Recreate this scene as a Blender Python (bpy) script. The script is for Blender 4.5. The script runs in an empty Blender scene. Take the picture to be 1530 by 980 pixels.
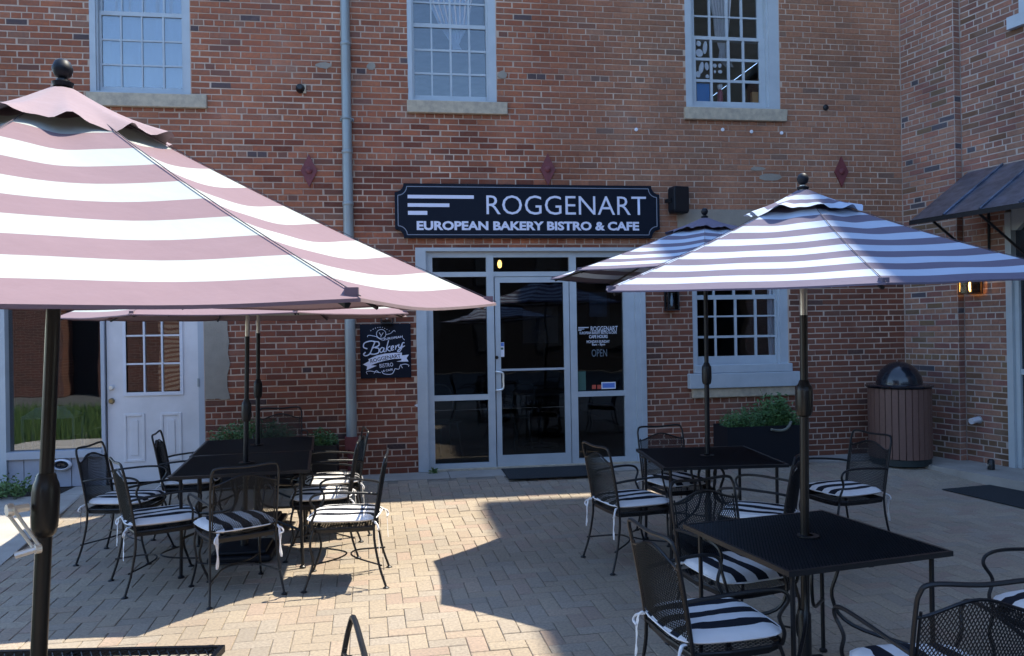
import bpy, bmesh, math, random
from mathutils import Vector, Matrix
PI = math.pi
rnd = random.Random(7)
S = bpy.context.scene

# ---------------------------------------------------------------- camera, world, sun, exposure
FPX, CX, CY = 1180.0, 765.0, 490.0            # focal length and centre in units of the 1530 x 980 photograph
PSI, TH, RO = math.radians(8.44), math.atan(3/1180), 0.0165
CAM = Vector((0, -9.01, 1.7))
_F = Vector((math.sin(PSI)*math.cos(TH), math.cos(PSI)*math.cos(TH), math.sin(TH)))
_R0 = Vector((math.cos(PSI), -math.sin(PSI), 0)); _U0 = _R0.cross(_F)
_R = _R0*math.cos(RO) - _U0*math.sin(RO); _U = _U0*math.cos(RO) + _R0*math.sin(RO)
cd = bpy.data.cameras.new("camera"); cam = bpy.data.objects.new("camera", cd); S.collection.objects.link(cam)
cam.matrix_world = Matrix(((_R.x, _U.x, -_F.x, CAM.x), (_R.y, _U.y, -_F.y, CAM.y), (_R.z, _U.z, -_F.z, CAM.z), (0, 0, 0, 1)))
cd.sensor_width = 36; cd.lens = 36*FPX/1530; cd.clip_end = 3000; cd.clip_start = 0.05
S.camera = cam
SUNV = Vector((0.475, 0.19, 1.0)).normalized()      # towards the sun
w = bpy.data.worlds.new("World"); S.world = w; w.use_nodes = True
wn = w.node_tree; sky = wn.nodes.new('ShaderNodeTexSky'); sky.sky_type = 'NISHITA'; sky.sun_disc = False
sky.sun_elevation = math.asin(SUNV.z); sky.sun_rotation = math.atan2(SUNV.x, SUNV.y)
sky.air_density = 1.0; sky.dust_density = 0.2; sky.ozone_density = 3.4
bg = wn.nodes['Background']; bg.inputs[1].default_value = 0.15
wn.links.new(sky.outputs[0], bg.inputs[0])
sd = bpy.data.lights.new("sun", 'SUN'); sd.energy = 2.95; sd.angle = math.radians(0.53); sd.color = (1.0, 0.93, 0.78)
so = bpy.data.objects.new("sun", sd); S.collection.objects.link(so)
so.rotation_euler = SUNV.to_track_quat('Z', 'Y').to_euler(); so.location = (20, 9, 40)
S.view_settings.view_transform = 'Standard'; S.view_settings.look = 'None'; S.view_settings.gamma = 1
S.view_settings.exposure = 1.82

def ray(x, y): return _F + _R*((x-CX)/FPX) - _U*((y-CY)/FPX)
def G(x, y, z=0.0):                                # where a picture point meets the height z
    d = ray(x, y); t = (z-CAM.z)/d.z; return CAM + d*t
def Wp(x, y, Y=0.0):                               # where it meets a plane parallel to the front wall
    d = ray(x, y); t = (Y-CAM.y)/d.y; return CAM + d*t
def proj(P):
    d = Vector(P)-CAM; z = d.dot(_F)
    if z < .05: return (-9999, -9999)
    return (CX+FPX*d.dot(_R)/z, CY-FPX*d.dot(_U)/z)
def cam_xy(r, f):                                   # metres to the right of / in front of the camera
    p = CAM + _R0*r + Vector((math.sin(PSI), math.cos(PSI), 0))*f; return p.x, p.y
def gz(y): return 0.10*min(1, max(0, (y+1.6)/1.15))  # the paving rises gently towards the front wall

# ---------------------------------------------------------------- materials
def mat(name, col, rough=.7, metal=0, spec=.5, noise=None, bump=None, col2=None, coords='Object', attr=False, coat=0, sheen=0, bdist=.004):
    m = bpy.data.materials.new(name); m.use_nodes = True; nt = m.node_tree; N = nt.nodes; L = nt.links
    b = N['Principled BSDF']; b.inputs['Roughness'].default_value = rough; b.inputs['Metallic'].default_value = metal
    b.inputs['Specular IOR Level'].default_value = spec; b.inputs['Coat Weight'].default_value = coat
    if sheen:
        b.inputs['Sheen Weight'].default_value = sheen; b.inputs['Sheen Roughness'].default_value = .5
    b.inputs['Base Color'].default_value = (*col, 1)
    tc = N.new('ShaderNodeTexCoord'); src = None
    if attr:
        a = N.new('ShaderNodeVertexColor'); a.layer_name = 'tone'; src = a.outputs[0]
    if noise:
        nz = N.new('ShaderNodeTexNoise'); nz.inputs['Scale'].default_value = noise[0]; nz.inputs['Detail'].default_value = 5
        nz.inputs['Roughness'].default_value = .6
        L.new(tc.outputs[coords] if coords != 'World' else N.new('ShaderNodeNewGeometry').outputs['Position'], nz.inputs['Vector'])
        mx = N.new('ShaderNodeMix'); mx.data_type = 'RGBA'
        rp = N.new('ShaderNodeMapRange'); rp.inputs[1].default_value = .35; rp.inputs[2].default_value = .68
        L.new(nz.outputs['Fac'], rp.inputs[0]); 
        mu = N.new('ShaderNodeMath'); mu.operation = 'MULTIPLY'; mu.inputs[1].default_value = noise[1]
        L.new(rp.outputs[0], mu.inputs[0]); L.new(mu.outputs[0], mx.inputs['Factor'])
        if src: L.new(src, mx.inputs['A'])
        else: mx.inputs['A'].default_value = (*col, 1)
        mx.inputs['B'].default_value = (*(col2 or tuple(c*.5 for c in col)), 1); src = mx.outputs['Result']
    if src: L.new(src, b.inputs['Base Color'])
    if bump:
        nb = N.new('ShaderNodeTexNoise'); nb.inputs['Scale'].default_value = bump[0]; nb.inputs['Detail'].default_value = 4
        L.new(tc.outputs[coords] if coords != 'World' else N.new('ShaderNodeNewGeometry').outputs['Position'], nb.inputs['Vector'])
        bp = N.new('ShaderNodeBump'); bp.inputs['Strength'].default_value = bump[1]; bp.inputs['Distance'].default_value = bdist
        L.new(nb.outputs['Fac'], bp.inputs['Height']); L.new(bp.outputs[0], b.inputs['Normal'])
    return m
def glass_mat(name, refl, tint=(.8, .85, .88), wav=.0):
    m = bpy.data.materials.new(name); m.use_nodes = True; nt = m.node_tree; N = nt.nodes; L = nt.links; N.clear()
    o = N.new('ShaderNodeOutputMaterial'); t = N.new('ShaderNodeBsdfTransparent'); t.inputs[0].default_value = (*tint, 1)
    g = N.new('ShaderNodeBsdfGlossy'); g.inputs['Roughness'].default_value = .015; mx = N.new('ShaderNodeMixShader')
    fr = N.new('ShaderNodeFresnel'); fr.inputs[0].default_value = 1.5
    ad = N.new('ShaderNodeMath'); ad.operation = 'ADD'; ad.inputs[1].default_value = refl; ad.use_clamp = True
    L.new(fr.outputs[0], ad.inputs[0]); L.new(ad.outputs[0], mx.inputs[0])
    L.new(t.outputs[0], mx.inputs[1]); L.new(g.outputs[0], mx.inputs[2]); L.new(mx.outputs[0], o.inputs[0])
    if wav:
        ge = N.new('ShaderNodeNewGeometry'); nz = N.new('ShaderNodeTexNoise'); nz.inputs['Scale'].default_value = 3.0; nz.inputs['Detail'].default_value = 1
        L.new(ge.outputs['Position'], nz.inputs['Vector']); bp = N.new('ShaderNodeBump'); bp.inputs['Strength'].default_value = wav
        bp.inputs['Distance'].default_value = .05
        L.new(nz.outputs['Fac'], bp.inputs['Height']); L.new(bp.outputs[0], g.inputs['Normal'])
    return m
def cloth_mat(name, col, tr=.15, sheen=0, nscale=(60, .25)):
    m = mat(name, col, .9, spec=.15, noise=(nscale[0]*.12, nscale[1]), col2=tuple(c*.78 for c in col), bump=(nscale[0]*.15, .5), sheen=sheen, bdist=.01)
    nt = m.node_tree; N = nt.nodes; L = nt.links; b = N['Principled BSDF']; o = [n for n in N if n.type == 'OUTPUT_MATERIAL'][0]
    if tr:
        t = N.new('ShaderNodeBsdfTranslucent'); t.inputs[0].default_value = (*col, 1)
        mx = N.new('ShaderNodeMixShader'); mx.inputs[0].default_value = tr
        L.new(b.outputs[0], mx.inputs[1]); L.new(t.outputs[0], mx.inputs[2]); L.new(mx.outputs[0], o.inputs[0])
    return m
def emit_mat(name, col, s):
    m = bpy.data.materials.new(name); m.use_nodes = True; b = m.node_tree.nodes['Principled BSDF']
    b.inputs['Base Color'].default_value = (*col, 1); b.inputs['Emission Color'].default_value = (*col, 1); b.inputs['Emission Strength'].default_value = s
    return m
M = {}
M['brick'] = mat('brick_clay', (.3, .12, .09), .88, spec=.3, noise=(28, .5), col2=(.15, .085, .07), bump=(90, .5), coords='World', attr=True, bdist=.003)
def weather(m, scale, lo, hi, pale, amt):
    nt = m.node_tree; N = nt.nodes; L = nt.links; b = N['Principled BSDF']; src = b.inputs['Base Color'].links[0].from_socket
    ge = N.new('ShaderNodeNewGeometry'); nz = N.new('ShaderNodeTexNoise'); nz.inputs['Scale'].default_value = scale; nz.inputs['Detail'].default_value = 3; L.new(ge.outputs['Position'], nz.inputs['Vector'])
    mr = N.new('ShaderNodeMapRange'); mr.inputs[1].default_value = .3; mr.inputs[2].default_value = .7; mr.inputs[3].default_value = lo; mr.inputs[4].default_value = hi; L.new(nz.outputs['Fac'], mr.inputs[0])
    mx = N.new('ShaderNodeMix'); mx.data_type = 'RGBA'; mx.blend_type = 'MULTIPLY'; mx.inputs['Factor'].default_value = 1; L.new(src, mx.inputs['A']); L.new(mr.outputs[0], mx.inputs['B'])
    n2 = N.new('ShaderNodeTexNoise'); n2.inputs['Scale'].default_value = scale*2.3; n2.inputs['Detail'].default_value = 6; L.new(ge.outputs['Position'], n2.inputs['Vector'])
    m2 = N.new('ShaderNodeMapRange'); m2.inputs[1].default_value = .58; m2.inputs[2].default_value = .74; m2.inputs[4].default_value = amt; L.new(n2.outputs['Fac'], m2.inputs[0])
    mp = N.new('ShaderNodeMix'); mp.data_type = 'RGBA'; L.new(m2.outputs[0], mp.inputs['Factor']); L.new(mx.outputs['Result'], mp.inputs['A']); mp.inputs['B'].default_value = (*pale, 1); L.new(mp.outputs['Result'], b.inputs['Base Color'])
weather(M['brick'], .9, .72, 1.2, (.34, .22, .17), .4)
M['mortar'] = mat('mortar', (.56, .43, .34), .95, spec=.1, noise=(1.3, .85), col2=(.27, .185, .145), bump=(120, .5), coords='World', bdist=.003)
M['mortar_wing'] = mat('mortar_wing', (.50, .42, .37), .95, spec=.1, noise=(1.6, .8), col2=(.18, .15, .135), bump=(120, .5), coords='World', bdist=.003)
M['paver'] = mat('paver_concrete', (.3, .25, .2), .92, spec=.2, noise=(60, .75), col2=(.2, .165, .135), bump=(120, .9), coords='World', attr=True, bdist=.002)
weather(M['paver'], .5, .82, 1.08, (.30, .24, .20), .35)
M['joint'] = mat('joint_sand', (.24, .20, .155), .98, noise=(8, .6), coords='World', bump=(80, .5))
M['slab'] = mat('old_concrete', (.36, .33, .29), .93, noise=(3.5, .6), col2=(.22, .2, .18), bump=(60, .5), coords='World')
M['asphalt'] = mat('asphalt', (.06, .06, .06), .95, noise=(10, .4), bump=(90, .5), coords='World')
M['stone'] = mat('sill_stone', (.50, .42, .31), .9, noise=(14, .7), col2=(.27, .24, .2), bump=(60, .5), coords='World')
M['stucco'] = mat('cement_patch', (.30, .265, .22), .95, noise=(9, .5), col2=(.22, .195, .165), bump=(60, .6), coords='World', bdist=.006)
M['trim'] = mat('blue_grey_paint', (.43, .475, .51), .5, noise=(5, .5), col2=(.33, .37, .41), bump=(30, .15), coords='World')
M['trim_pale'] = mat('pale_grey_paint', (.40, .43, .48), .5, noise=(4, .4), col2=(.31, .34, .38), bump=(30, .15), coords='World')
M['trim_wing'] = mat('grey_trim_paint', (.42, .46, .48), .5, noise=(5, .4), col2=(.33, .36, .37), coords='World')
M['white'] = mat('chipped_white_paint', (.62, .62, .66), .5, noise=(5, .35), col2=(.5, .5, .54), bump=(25, .15), coords='World')
M['door_white'] = mat('white_door_paint', (.64, .62, .63), .45, noise=(3.2, .45), col2=(.47, .45, .45), bump=(25, .1), coords='World')
M['board'] = mat('grey_boards', (.36, .37, .42), .7, noise=(7, .5), col2=(.27, .27, .3), coords='World')
M['metal'] = mat('black_iron', (.009, .010, .013), .38, spec=.4, bump=(200, .2))
M['mesh_metal'] = mat('black_mesh_paint', (.008, .010, .014), .36, spec=.4)
M['brown_metal'] = mat('bronze_pole_paint', (.014, .012, .011), .35, metal=.2)
M['chrome'] = mat('worn_chrome', (.75, .73, .70), .38, metal=.7)
M['brass'] = mat('old_brass', (.35, .27, .15), .35, metal=1, noise=(40, .5))
M['steel'] = mat('bare_pole_tip', (.6, .56, .5), .35, metal=.9)
M['zinc'] = mat('painted_downpipe', (.27, .32, .34), .45, metal=.2, noise=(2.5, .8), col2=(.26, .27, .26), coords='World')
M['maroon'] = mat('maroon_iron', (.17, .035, .04), .6, noise=(20, .5), coords='World')
M['sign'] = mat('sign_navy', (.003, .006, .016), .5, spec=.15, noise=(3, .5), col2=(.006, .010, .02), coords='World')
M['sign_white'] = mat('sign_lettering', (.66, .68, .82), .5)
M['sign_line'] = mat('sign_keyline', (.22, .25, .32), .5)
M['plastic'] = mat('black_plastic', (.006, .008, .013), .5, spec=.3)
M['dome'] = mat('gloss_black_dome', (.01, .012, .018), .22, coat=.3)
M['slat'] = mat('brown_slat', (.15, .08, .062), .6, noise=(30, .3), coords='World', bump=(60, .2))
M['darkband'] = mat('dark_green_band', (.012, .022, .024), .5)
M['mat'] = mat('door_mat', (.018, .022, .026), .95, bump=(300, .8))
M['awning'] = mat('black_awning_metal', (.34, .42, .55), .28, metal=.9, noise=(9, .7), col2=(.12, .15, .20), bump=(6, .3), coords='World')
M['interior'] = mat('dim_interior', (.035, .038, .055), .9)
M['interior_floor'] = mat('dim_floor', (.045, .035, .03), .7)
M['picture'] = mat('brown_board', (.16, .13, .11), .8, noise=(5, .4))
M['picture_grey'] = mat('grey_notice', (.16, .18, .21), .7)
M['curtain'] = cloth_mat('white_curtain', (.75, .75, .8), .35)
M['cloth_blue'] = mat('blue_box', (.03, .22, .55), .6)
M['red_plastic'] = mat('red_bottle', (.3, .05, .08), .4)
M['orange_card'] = mat('orange_card', (.45, .24, .08), .6)
M['paper'] = mat('white_paper', (.75, .76, .82), .7)
M['glass_up'] = glass_mat('old_window_glass', .05, (.85, .9, .95), .05)
M['glass_up2'] = glass_mat('clear_window_glass', .01, (.93, .95, .97), .06)
M['glass_curtained'] = glass_mat('storm_window_glass', .13, (.7, .78, .85), .06)
M['glass_door'] = glass_mat('door_glass', .02, (.55, .6, .66), .03)
M['glass_left'] = glass_mat('shop_glass', .17, (.6, .65, .7), .012)
M['glass_lamp'] = glass_mat('lamp_glass', .03)
M['white_strip_l'] = cloth_mat('white_canopy_cloth', (.40, .435, .42), .15)
M['dark_strip_l'] = cloth_mat('faded_mauve_canopy_cloth', (.215, .145, .165), .08, sheen=.15)
M['cap_l'] = cloth_mat('faded_cap_cloth', (.26, .19, .205), 0, sheen=.25)
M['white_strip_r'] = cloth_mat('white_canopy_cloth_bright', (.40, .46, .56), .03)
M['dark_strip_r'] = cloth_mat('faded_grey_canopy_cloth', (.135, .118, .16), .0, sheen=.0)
M['hem'] = mat('seam_binding', (.10, .085, .10), .9)
M['cush_w'] = cloth_mat('cushion_white', (.72, .70, .70), 0, nscale=(150, .2))
M['cush_b'] = cloth_mat('cushion_black', (.016, .018, .026), 0, nscale=(150, .2))
M['tie'] = mat('cotton_tie', (.72, .71, .72), .9)
M['leaf'] = mat('planter_leaf', (.035, .10, .03), .6, noise=(14, .7), col2=(.08, .15, .03), coords='World')
M['leaf_dark'] = mat('dark_leaf', (.02, .06, .03), .6, noise=(14, .7), col2=(.03, .09, .03), coords='World')
M['grass'] = mat('weed_leaf', (.06, .12, .03), .7, noise=(14, .7), col2=(.10, .15, .04), coords='World')
M['wood'] = mat('driftwood', (.16, .17, .14), .9, noise=(40, .6))
M['soil'] = mat('soil', (.03, .02, .015), .95)
M['bulb'] = emit_mat('warm_bulb', (1.0, .45, .08), 7)
M['bulb_dim'] = emit_mat('pendant_bulb', (1.0, .5, .12), 3)
M['copper'] = mat('lamp_copper', (.12, .06, .03), .4, metal=.6)
M['sticker_blue'] = mat('sticker_blue', (.10, .20, .55), .5)
M['sticker_red'] = mat('sticker_red', (.45, .08, .05), .5)
M['sticker_green'] = mat('sticker_green', (.05, .12, .10), .5)
M['chalk'] = mat('chalk_white', (.55, .58, .66), .8)
M['neon'] = mat('dim_open_lettering', (.12, .16, .2), .6)

# ---------------------------------------------------------------- mesh helpers
class MB:
    def __init__(s): s.v = []; s.f = []; s.m = []; s.c = []; s.mats = []; s.smooth = False
    def mi(s, m):
        m = M[m] if isinstance(m, str) else m
        if m not in s.mats: s.mats.append(m)
        return s.mats.index(m)
    def add(s, vs, fs, m, col=None):
        k = len(s.v); s.v += [tuple(v) for v in vs]; i = s.mi(m)
        for f in fs: s.f.append(tuple(k+a for a in f)); s.m.append(i); s.c.append(col)
        return s
    def box(s, x0, x1, y0, y1, z0, z1, m, col=None):
        vs = [(x, y, z) for x in (x0, x1) for y in (y0, y1) for z in (z0, z1)]
        return s.add(vs, [(0, 1, 3, 2), (4, 6, 7, 5), (0, 4, 5, 1), (2, 3, 7, 6), (0, 2, 6, 4), (1, 5, 7, 3)], m, col)
    def obox(s, c, ax, ay, az, m):                       # oriented box: centre + half axes
        c = Vector(c); ax = Vector(ax); ay = Vector(ay); az = Vector(az)
        vs = [c+ax*a+ay*b+az*d for a in (-1, 1) for b in (-1, 1) for d in (-1, 1)]
        return s.add(vs, [(0, 1, 3, 2), (4, 6, 7, 5), (0, 4, 5, 1), (2, 3, 7, 6), (0, 2, 6, 4), (1, 5, 7, 3)], m)
    def tube(s, pts, r, m, seg=7, caps=True):
        pts = [Vector(p) for p in pts]; n = len(pts); rs = r if isinstance(r, (list, tuple)) else [r]*n
        ring = []; up = None
        for i, p in enumerate(pts):
            t = (pts[min(i+1, n-1)]-pts[max(i-1, 0)]).normalized()
            if up is None:
                up = t.orthogonal().normalized()
            up = (up - t*up.dot(t)); up = up.normalized() if up.length > 1e-6 else t.orthogonal().normalized()
            b = t.cross(up)
            ring.append([p+(up*math.cos(a)+b*math.sin(a))*rs[i] for a in [2*PI*k/seg for k in range(seg)]])
        vs = [v for q in ring for v in q]; fs = []
        for i in range(n-1):
            for k in range(seg):
                a = i*seg+k; b_ = i*seg+(k+1) % seg; fs.append((a, b_, b_+seg, a+seg))
        if caps: fs += [tuple(reversed(range(seg))), tuple(range((n-1)*seg, n*seg))]
        return s.add(vs, fs, m)
    def lathe(s, prof, m, c=(0, 0, 0), seg=20, axis=None):
        vs = []; n = len(prof)
        for r, z in prof:
            for k in range(seg):
                a = 2*PI*k/seg; vs.append((c[0]+r*math.cos(a), c[1]+r*math.sin(a), c[2]+z))
        if axis is not None:
            q = Vector((0, 0, 1)).rotation_difference(Vector(axis)); cc = Vector(c); vs = [cc+q@(Vector(v)-cc) for v in vs]
        fs = [(i*seg+k, i*seg+(k+1) % seg, (i+1)*seg+(k+1) % seg, (i+1)*seg+k) for i in range(n-1) for k in range(seg)]
        return s.add(vs, fs, m)
    def prism(s, poly, y0, y1, m):                       # polygon in x,z extruded along y
        n = len(poly); vs = [(x, y0, z) for x, z in poly]+[(x, y1, z) for x, z in poly]
        fs = [tuple(range(n)), tuple(reversed(range(n, 2*n)))]+[((i+1) % n, i, i+n, (i+1) % n+n) for i in range(n)]
        return s.add(vs, fs, m)
    def mesh(s, name, smooth=None):
        me = bpy.data.meshes.new(name); me.from_pydata(s.v, [], s.f)
        for m in s.mats: me.materials.append(m)
        me.polygons.foreach_set('material_index', s.m)
        if any(c is not None for c in s.c):
            ca = me.color_attributes.new('tone', 'FLOAT_COLOR', 'CORNER'); buf = []
            for f, c in zip(s.f, s.c):
                c = c or (.3, .2, .15); buf += [c[0], c[1], c[2], 1.0]*len(f)
            ca.data.foreach_set('color', buf)
        if (s.smooth if smooth is None else smooth):
            me.polygons.foreach_set('use_smooth', [True]*len(s.f))
        me.update(); return me
def link(name, me, parent=None, loc=None, rz=None):
    o = bpy.data.objects.new(name, me); S.collection.objects.link(o)
    if parent: o.parent = parent
    if loc is not None: o.location = loc
    if rz is not None: o.rotation_euler = (0, 0, rz)
    return o
def build(mb, name, parent=None, smooth=False, loc=None, kind=None, label=None):
    o = link(name, mb.mesh(name, smooth), parent, loc)
    if smooth:
        md = o.modifiers.new('es', 'EDGE_SPLIT'); md.split_angle = math.radians(40)
    if kind: o['kind'] = kind
    if label: o['label'] = label
    return o
def thing(name, label, cat, loc=(0, 0, 0), rz=0, group=None):
    o = link(name, None, None, loc, rz); tag(o, label, cat, group); return o
def tag(o, label, cat, group=None):
    o['label'] = label; o['category'] = cat
    if group: o['group'] = group
    return o
def copy_tree(o, parent=None):
    c = o.copy(); S.collection.objects.link(c); c.parent = parent
    for ch in [q for q in kids.get(o.name, [])]:
        copy_tree(ch, c)
    return c
kids = {}
def index_kids(root):
    for q in bpy.data.objects:
        if q.parent is root: kids.setdefault(root.name, []).append(q)
    for q in kids.get(root.name, []): index_kids(q)
def curve_pts(P, n=6):                                   # Catmull-Rom through P
    P = [Vector(p) for p in P]; out = []
    for i in range(len(P)-1):
        a = P[i-1] if i else P[i]*2-P[i+1]; b = P[i]; c = P[i+1]; d = P[i+2] if i+2 < len(P) else P[i+1]*2-P[i]
        for k in range(n):
            t = k/n; out.append(.5*((2*b)+(c-a)*t+(2*a-5*b+4*c-d)*t*t+(3*b-3*c+d-a)*t**3))
    out.append(P[-1]); return out

def text_obj(name, s, parent, x0, x1, z0, z1, y, m, bold=0.0, shear=0.0, keep=False, thick=.002):
    """lettering fitted into the rectangle x0..x1, z0..z1 on a plane facing -Y"""
    cu = bpy.data.curves.new(name, 'FONT'); cu.body = s; cu.size = 1; cu.extrude = 0; cu.offset = bold; cu.shear = shear
    cu.resolution_u = 3
    t = bpy.data.objects.new(name, cu); S.collection.objects.link(t)
    dg = bpy.context.evaluated_depsgraph_get(); me = bpy.data.meshes.new_from_object(t.evaluated_get(dg))
    bpy.data.objects.remove(t); bpy.data.curves.remove(cu)
    xs = [v.co.x for v in me.vertices]; ys = [v.co.y for v in me.vertices]
    ax, bx, ay, by = min(xs), max(xs), min(ys), max(ys)
    for v in me.vertices:
        v.co = Vector((x0+(v.co.x-ax)/(bx-ax)*(x1-x0), y, z0+(v.co.y-ay)/(by-ay)*(z1-z0)))
    me.materials.clear(); me.materials.append(M[m] if isinstance(m, str) else m); me.update()
    o = link(name, me, parent); return o

# ---------------------------------------------------------------- brickwork
BH, BL, JT = 0.0682, 0.2165, 0.0120
def brick_col(kind, x, z):
    r = rnd.random()
    if kind == 'front':
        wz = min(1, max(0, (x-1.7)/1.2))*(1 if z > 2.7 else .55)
        c = [(.35, .112, .056), (.375, .126, .062), (.315, .10, .052), (.39, .14, .072), (.335, .122, .068)][rnd.randrange(5)]
        if r < .02: c = (.085, .065, .07)
        elif r < .05: c = (.20, .085, .06)
        elif r < .13: c = (.30, .14, .09)
        g = (.36, .20, .12)
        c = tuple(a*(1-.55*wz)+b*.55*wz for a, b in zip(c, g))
        if z < 2.7: c = (c[0]*.56, c[1]*.47, c[2]*.48)  # shade on the lower front wall, put into the brick colour
    else:
        c = [(.31, .145, .098), (.34, .152, .10), (.28, .125, .09), (.32, .168, .112), (.26, .14, .102)][rnd.randrange(5)]
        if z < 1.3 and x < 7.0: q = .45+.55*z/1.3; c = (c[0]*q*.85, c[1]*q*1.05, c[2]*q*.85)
        if r < .025: c = (.06, .065, .08)
        elif r < .08: c = (.25, .11, .09)
    k = rnd.uniform(.86, 1.12)
    return tuple(a*k for a in c)
def brick_verts(x0, x1, z0, z1, d, ch=.003, jit=True):
    """one brick: chamfered front face proud of the mortar, local frame x along wall, y outwards is negative"""
    j = (lambda a: rnd.uniform(-a, a)) if jit else (lambda a: 0)
    sk = j(.0012)
    o = [(x0+j(.002), z0+j(.0015)), (x1+j(.002), z0+j(.0015)+sk), (x1+j(.002), z1+j(.0015)+sk), (x0+j(.002), z1+j(.0015))]
    cx_, cz_ = (x0+x1)/2, (z0+z1)/2
    i_ = [(x+math.copysign(ch+abs(j(.002)), cx_-x), z+math.copysign(ch+abs(j(.0015)), cz_-z)) for x, z in o]
    vs = [(x, .03, z) for x, z in o]+[(x, -d+ch, z) for x, z in o]+[(x, -d+j(.0012), z) for x, z in i_]
    fs = [(8, 9, 10, 11)]+[(a+4, (a+1) % 4+4, (a+1) % 4+8, a+8) for a in range(4)]+[(a, (a+1) % 4, (a+1) % 4+4, a+4) for a in range(4)]
    return vs, fs
def brick_wall(root, T, x0, x1, z0, z1, openings, kind, visible, course0=0, singles=300, seed=0, nm='bricks'):
    """T maps wall-local (x, y, z) to the world. Full bricks nearest the eye become single objects, the rest one mesh."""
    cand = []; rest = MB(); zc = z0; course = course0
    while zc < z1-.01:
        zt = min(zc+BH, z1)
        spans = [(x0, x1)]
        for (a, b, c, d) in openings:
            if zc+BH*.5 > c and zc+BH*.5 < d:
                ns = []
                for (p, q) in spans:
                    if b <= p or a >= q: ns.append((p, q)); continue
                    if a > p: ns.append((p, a))
                    if b < q: ns.append((b, q))
                spans = ns
        header = (course % 7 == 3)
        L_ = BL*.5 if header else BL
        off = (BL*.25 if header else (0 if course % 2 else BL*.5)) + rnd.uniform(-.012, .012)
        for (p, q) in spans:
            k0 = math.floor((p-off)/L_); x = k0*L_+off
            while x < q:
                a = max(x, p+.004); b = min(x+L_, q+.004)
                if b-a > .035:
                    dd = rnd.uniform(.0018, .0055) if rnd.random() > .03 else .0012
                    full = (not header) and abs((b-a)-L_) < .02
                    jx = rnd.uniform(-.006, .006)
                    jt = JT if (kind != 'front' or (a < 1.75+.25*math.sin(zc*5)) or zc < 2.7) else .0085
                    rec = (a+jt/2+(jx if full else 0), b-jt/2+(jx if full else 0), zc+jt/2, zt-jt/2, dd)
                    P = T @ Vector(((a+b)/2, 0, zc+BH/2))
                    if full and visible(P): cand.append((( P-CAM).length, rec, P))
                    else:
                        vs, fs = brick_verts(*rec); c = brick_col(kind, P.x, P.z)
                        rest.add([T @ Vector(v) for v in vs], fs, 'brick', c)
                x += L_
        zc += BH; course += 1
    cand.sort(key=lambda q: q[0])
    var = []
    rx = T.to_euler().z
    for i, (d_, rec, P) in enumerate(cand):
        if i < singles:
            if i % 10 == 0:
                vs, fs = brick_verts(-(BL-JT)/2, (BL-JT)/2, -(BH-JT)/2, (BH-JT)/2, .005)
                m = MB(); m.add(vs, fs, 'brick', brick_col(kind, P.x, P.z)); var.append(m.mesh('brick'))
            me = var[rnd.randrange(len(var))]
            o = link('brick', me, root, T @ Vector(((rec[0]+rec[1])/2, -rec[4]+.005, (rec[2]+rec[3])/2)), rx)
            o.rotation_euler[1] = rnd.uniform(-.006, .006); o.scale = ((rec[1]-rec[0])/(BL-JT), 1, (rec[3]-rec[2])/(BH-JT))
        else:
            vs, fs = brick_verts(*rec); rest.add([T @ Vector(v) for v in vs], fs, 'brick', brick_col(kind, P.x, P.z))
    build(rest, 'brickwork', root, kind='stuff')
def wall_sheet(mb, T, x0, x1, z0, z1, openings, m, depth=.30):
    xs = sorted({x0, x1, *[a for o in openings for a in o[:2] if x0 < a < x1]}); zs = sorted({z0, z1, *[a for o in openings for a in o[2:] if z0 < a < z1]})
    for i in range(len(xs)-1):
        for k in range(len(zs)-1):
            cx_, cz_ = (xs[i]+xs[i+1])/2, (zs[k]+zs[k+1])/2
            if any(a < cx_ < b and c < cz_ < d for a, b, c, d in openings): continue
            n = MB(); n.box(xs[i], xs[i+1], 0, depth, zs[k], zs[k+1], m); mb.add([T @ Vector(v) for v in n.v], n.f, m)

# ---------------------------------------------------------------- ground
def ground_sheet():
    m = MB(); m.box(-700, 700, -700, 700, -.2, -.06, 'asphalt'); build(m, 'ground', kind='structure')
ground_sheet()
YS = -.42                                     # front edge of the concrete strip along the wall
X0P, X1P, Y0P = -3.4, 9.6, -12.0
pav = link('paving', None); pav['kind'] = 'structure'
m = MB()
ys = [Y0P, -1.6, -.45]
for a, b in zip(ys[:-1], ys[1:]):
    za, zb = gz(a)-.008, gz(b)-.008
    vs = [(X0P, a, za), (X1P, a, za), (X1P, b, zb), (X0P, b, zb)]
    m.add(vs+[(x, y, -.12) for x, y, z in vs], [(0, 1, 2, 3), (0, 4, 5, 1), (1, 5, 6, 2), (2, 6, 7, 3), (3, 7, 4, 0)], 'joint')
build(m, 'joint_bed', pav)
PW, PJ = .105, .004
PC = [(.355, .290, .213), (.345, .285, .215), (.365, .285, .212), (.325, .278, .222), (.355, .265, .205), (.35, .295, .23), (.375, .31, .23)]
def paver_verts(x0, x1, y0, y1, h):
    c = .004; j = lambda a: rnd.uniform(-a, a)
    t = [h+j(.0012) for _ in range(4)]
    o = [(x0, y0), (x1, y0), (x1, y1), (x0, y1)]; mx, my = (x0+x1)/2, (y0+y1)/2
    i_ = [(x+math.copysign(c, mx-x), y+math.copysign(c, my-y)) for x, y in o]
    vs = [(x, y, -.012) for x, y in o]+[(x, y, h-.003) for x, y in o]+[(x, y, t[k]) for k, (x, y) in enumerate(i_)]
    return vs, [(8, 9, 10, 11)]+[(a+4, (a+1) % 4+4, (a+1) % 4+8, a+8) for a in range(4)]+[(a, (a+1) % 4, (a+1) % 4+4, a+4) for a in range(4)]
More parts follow.
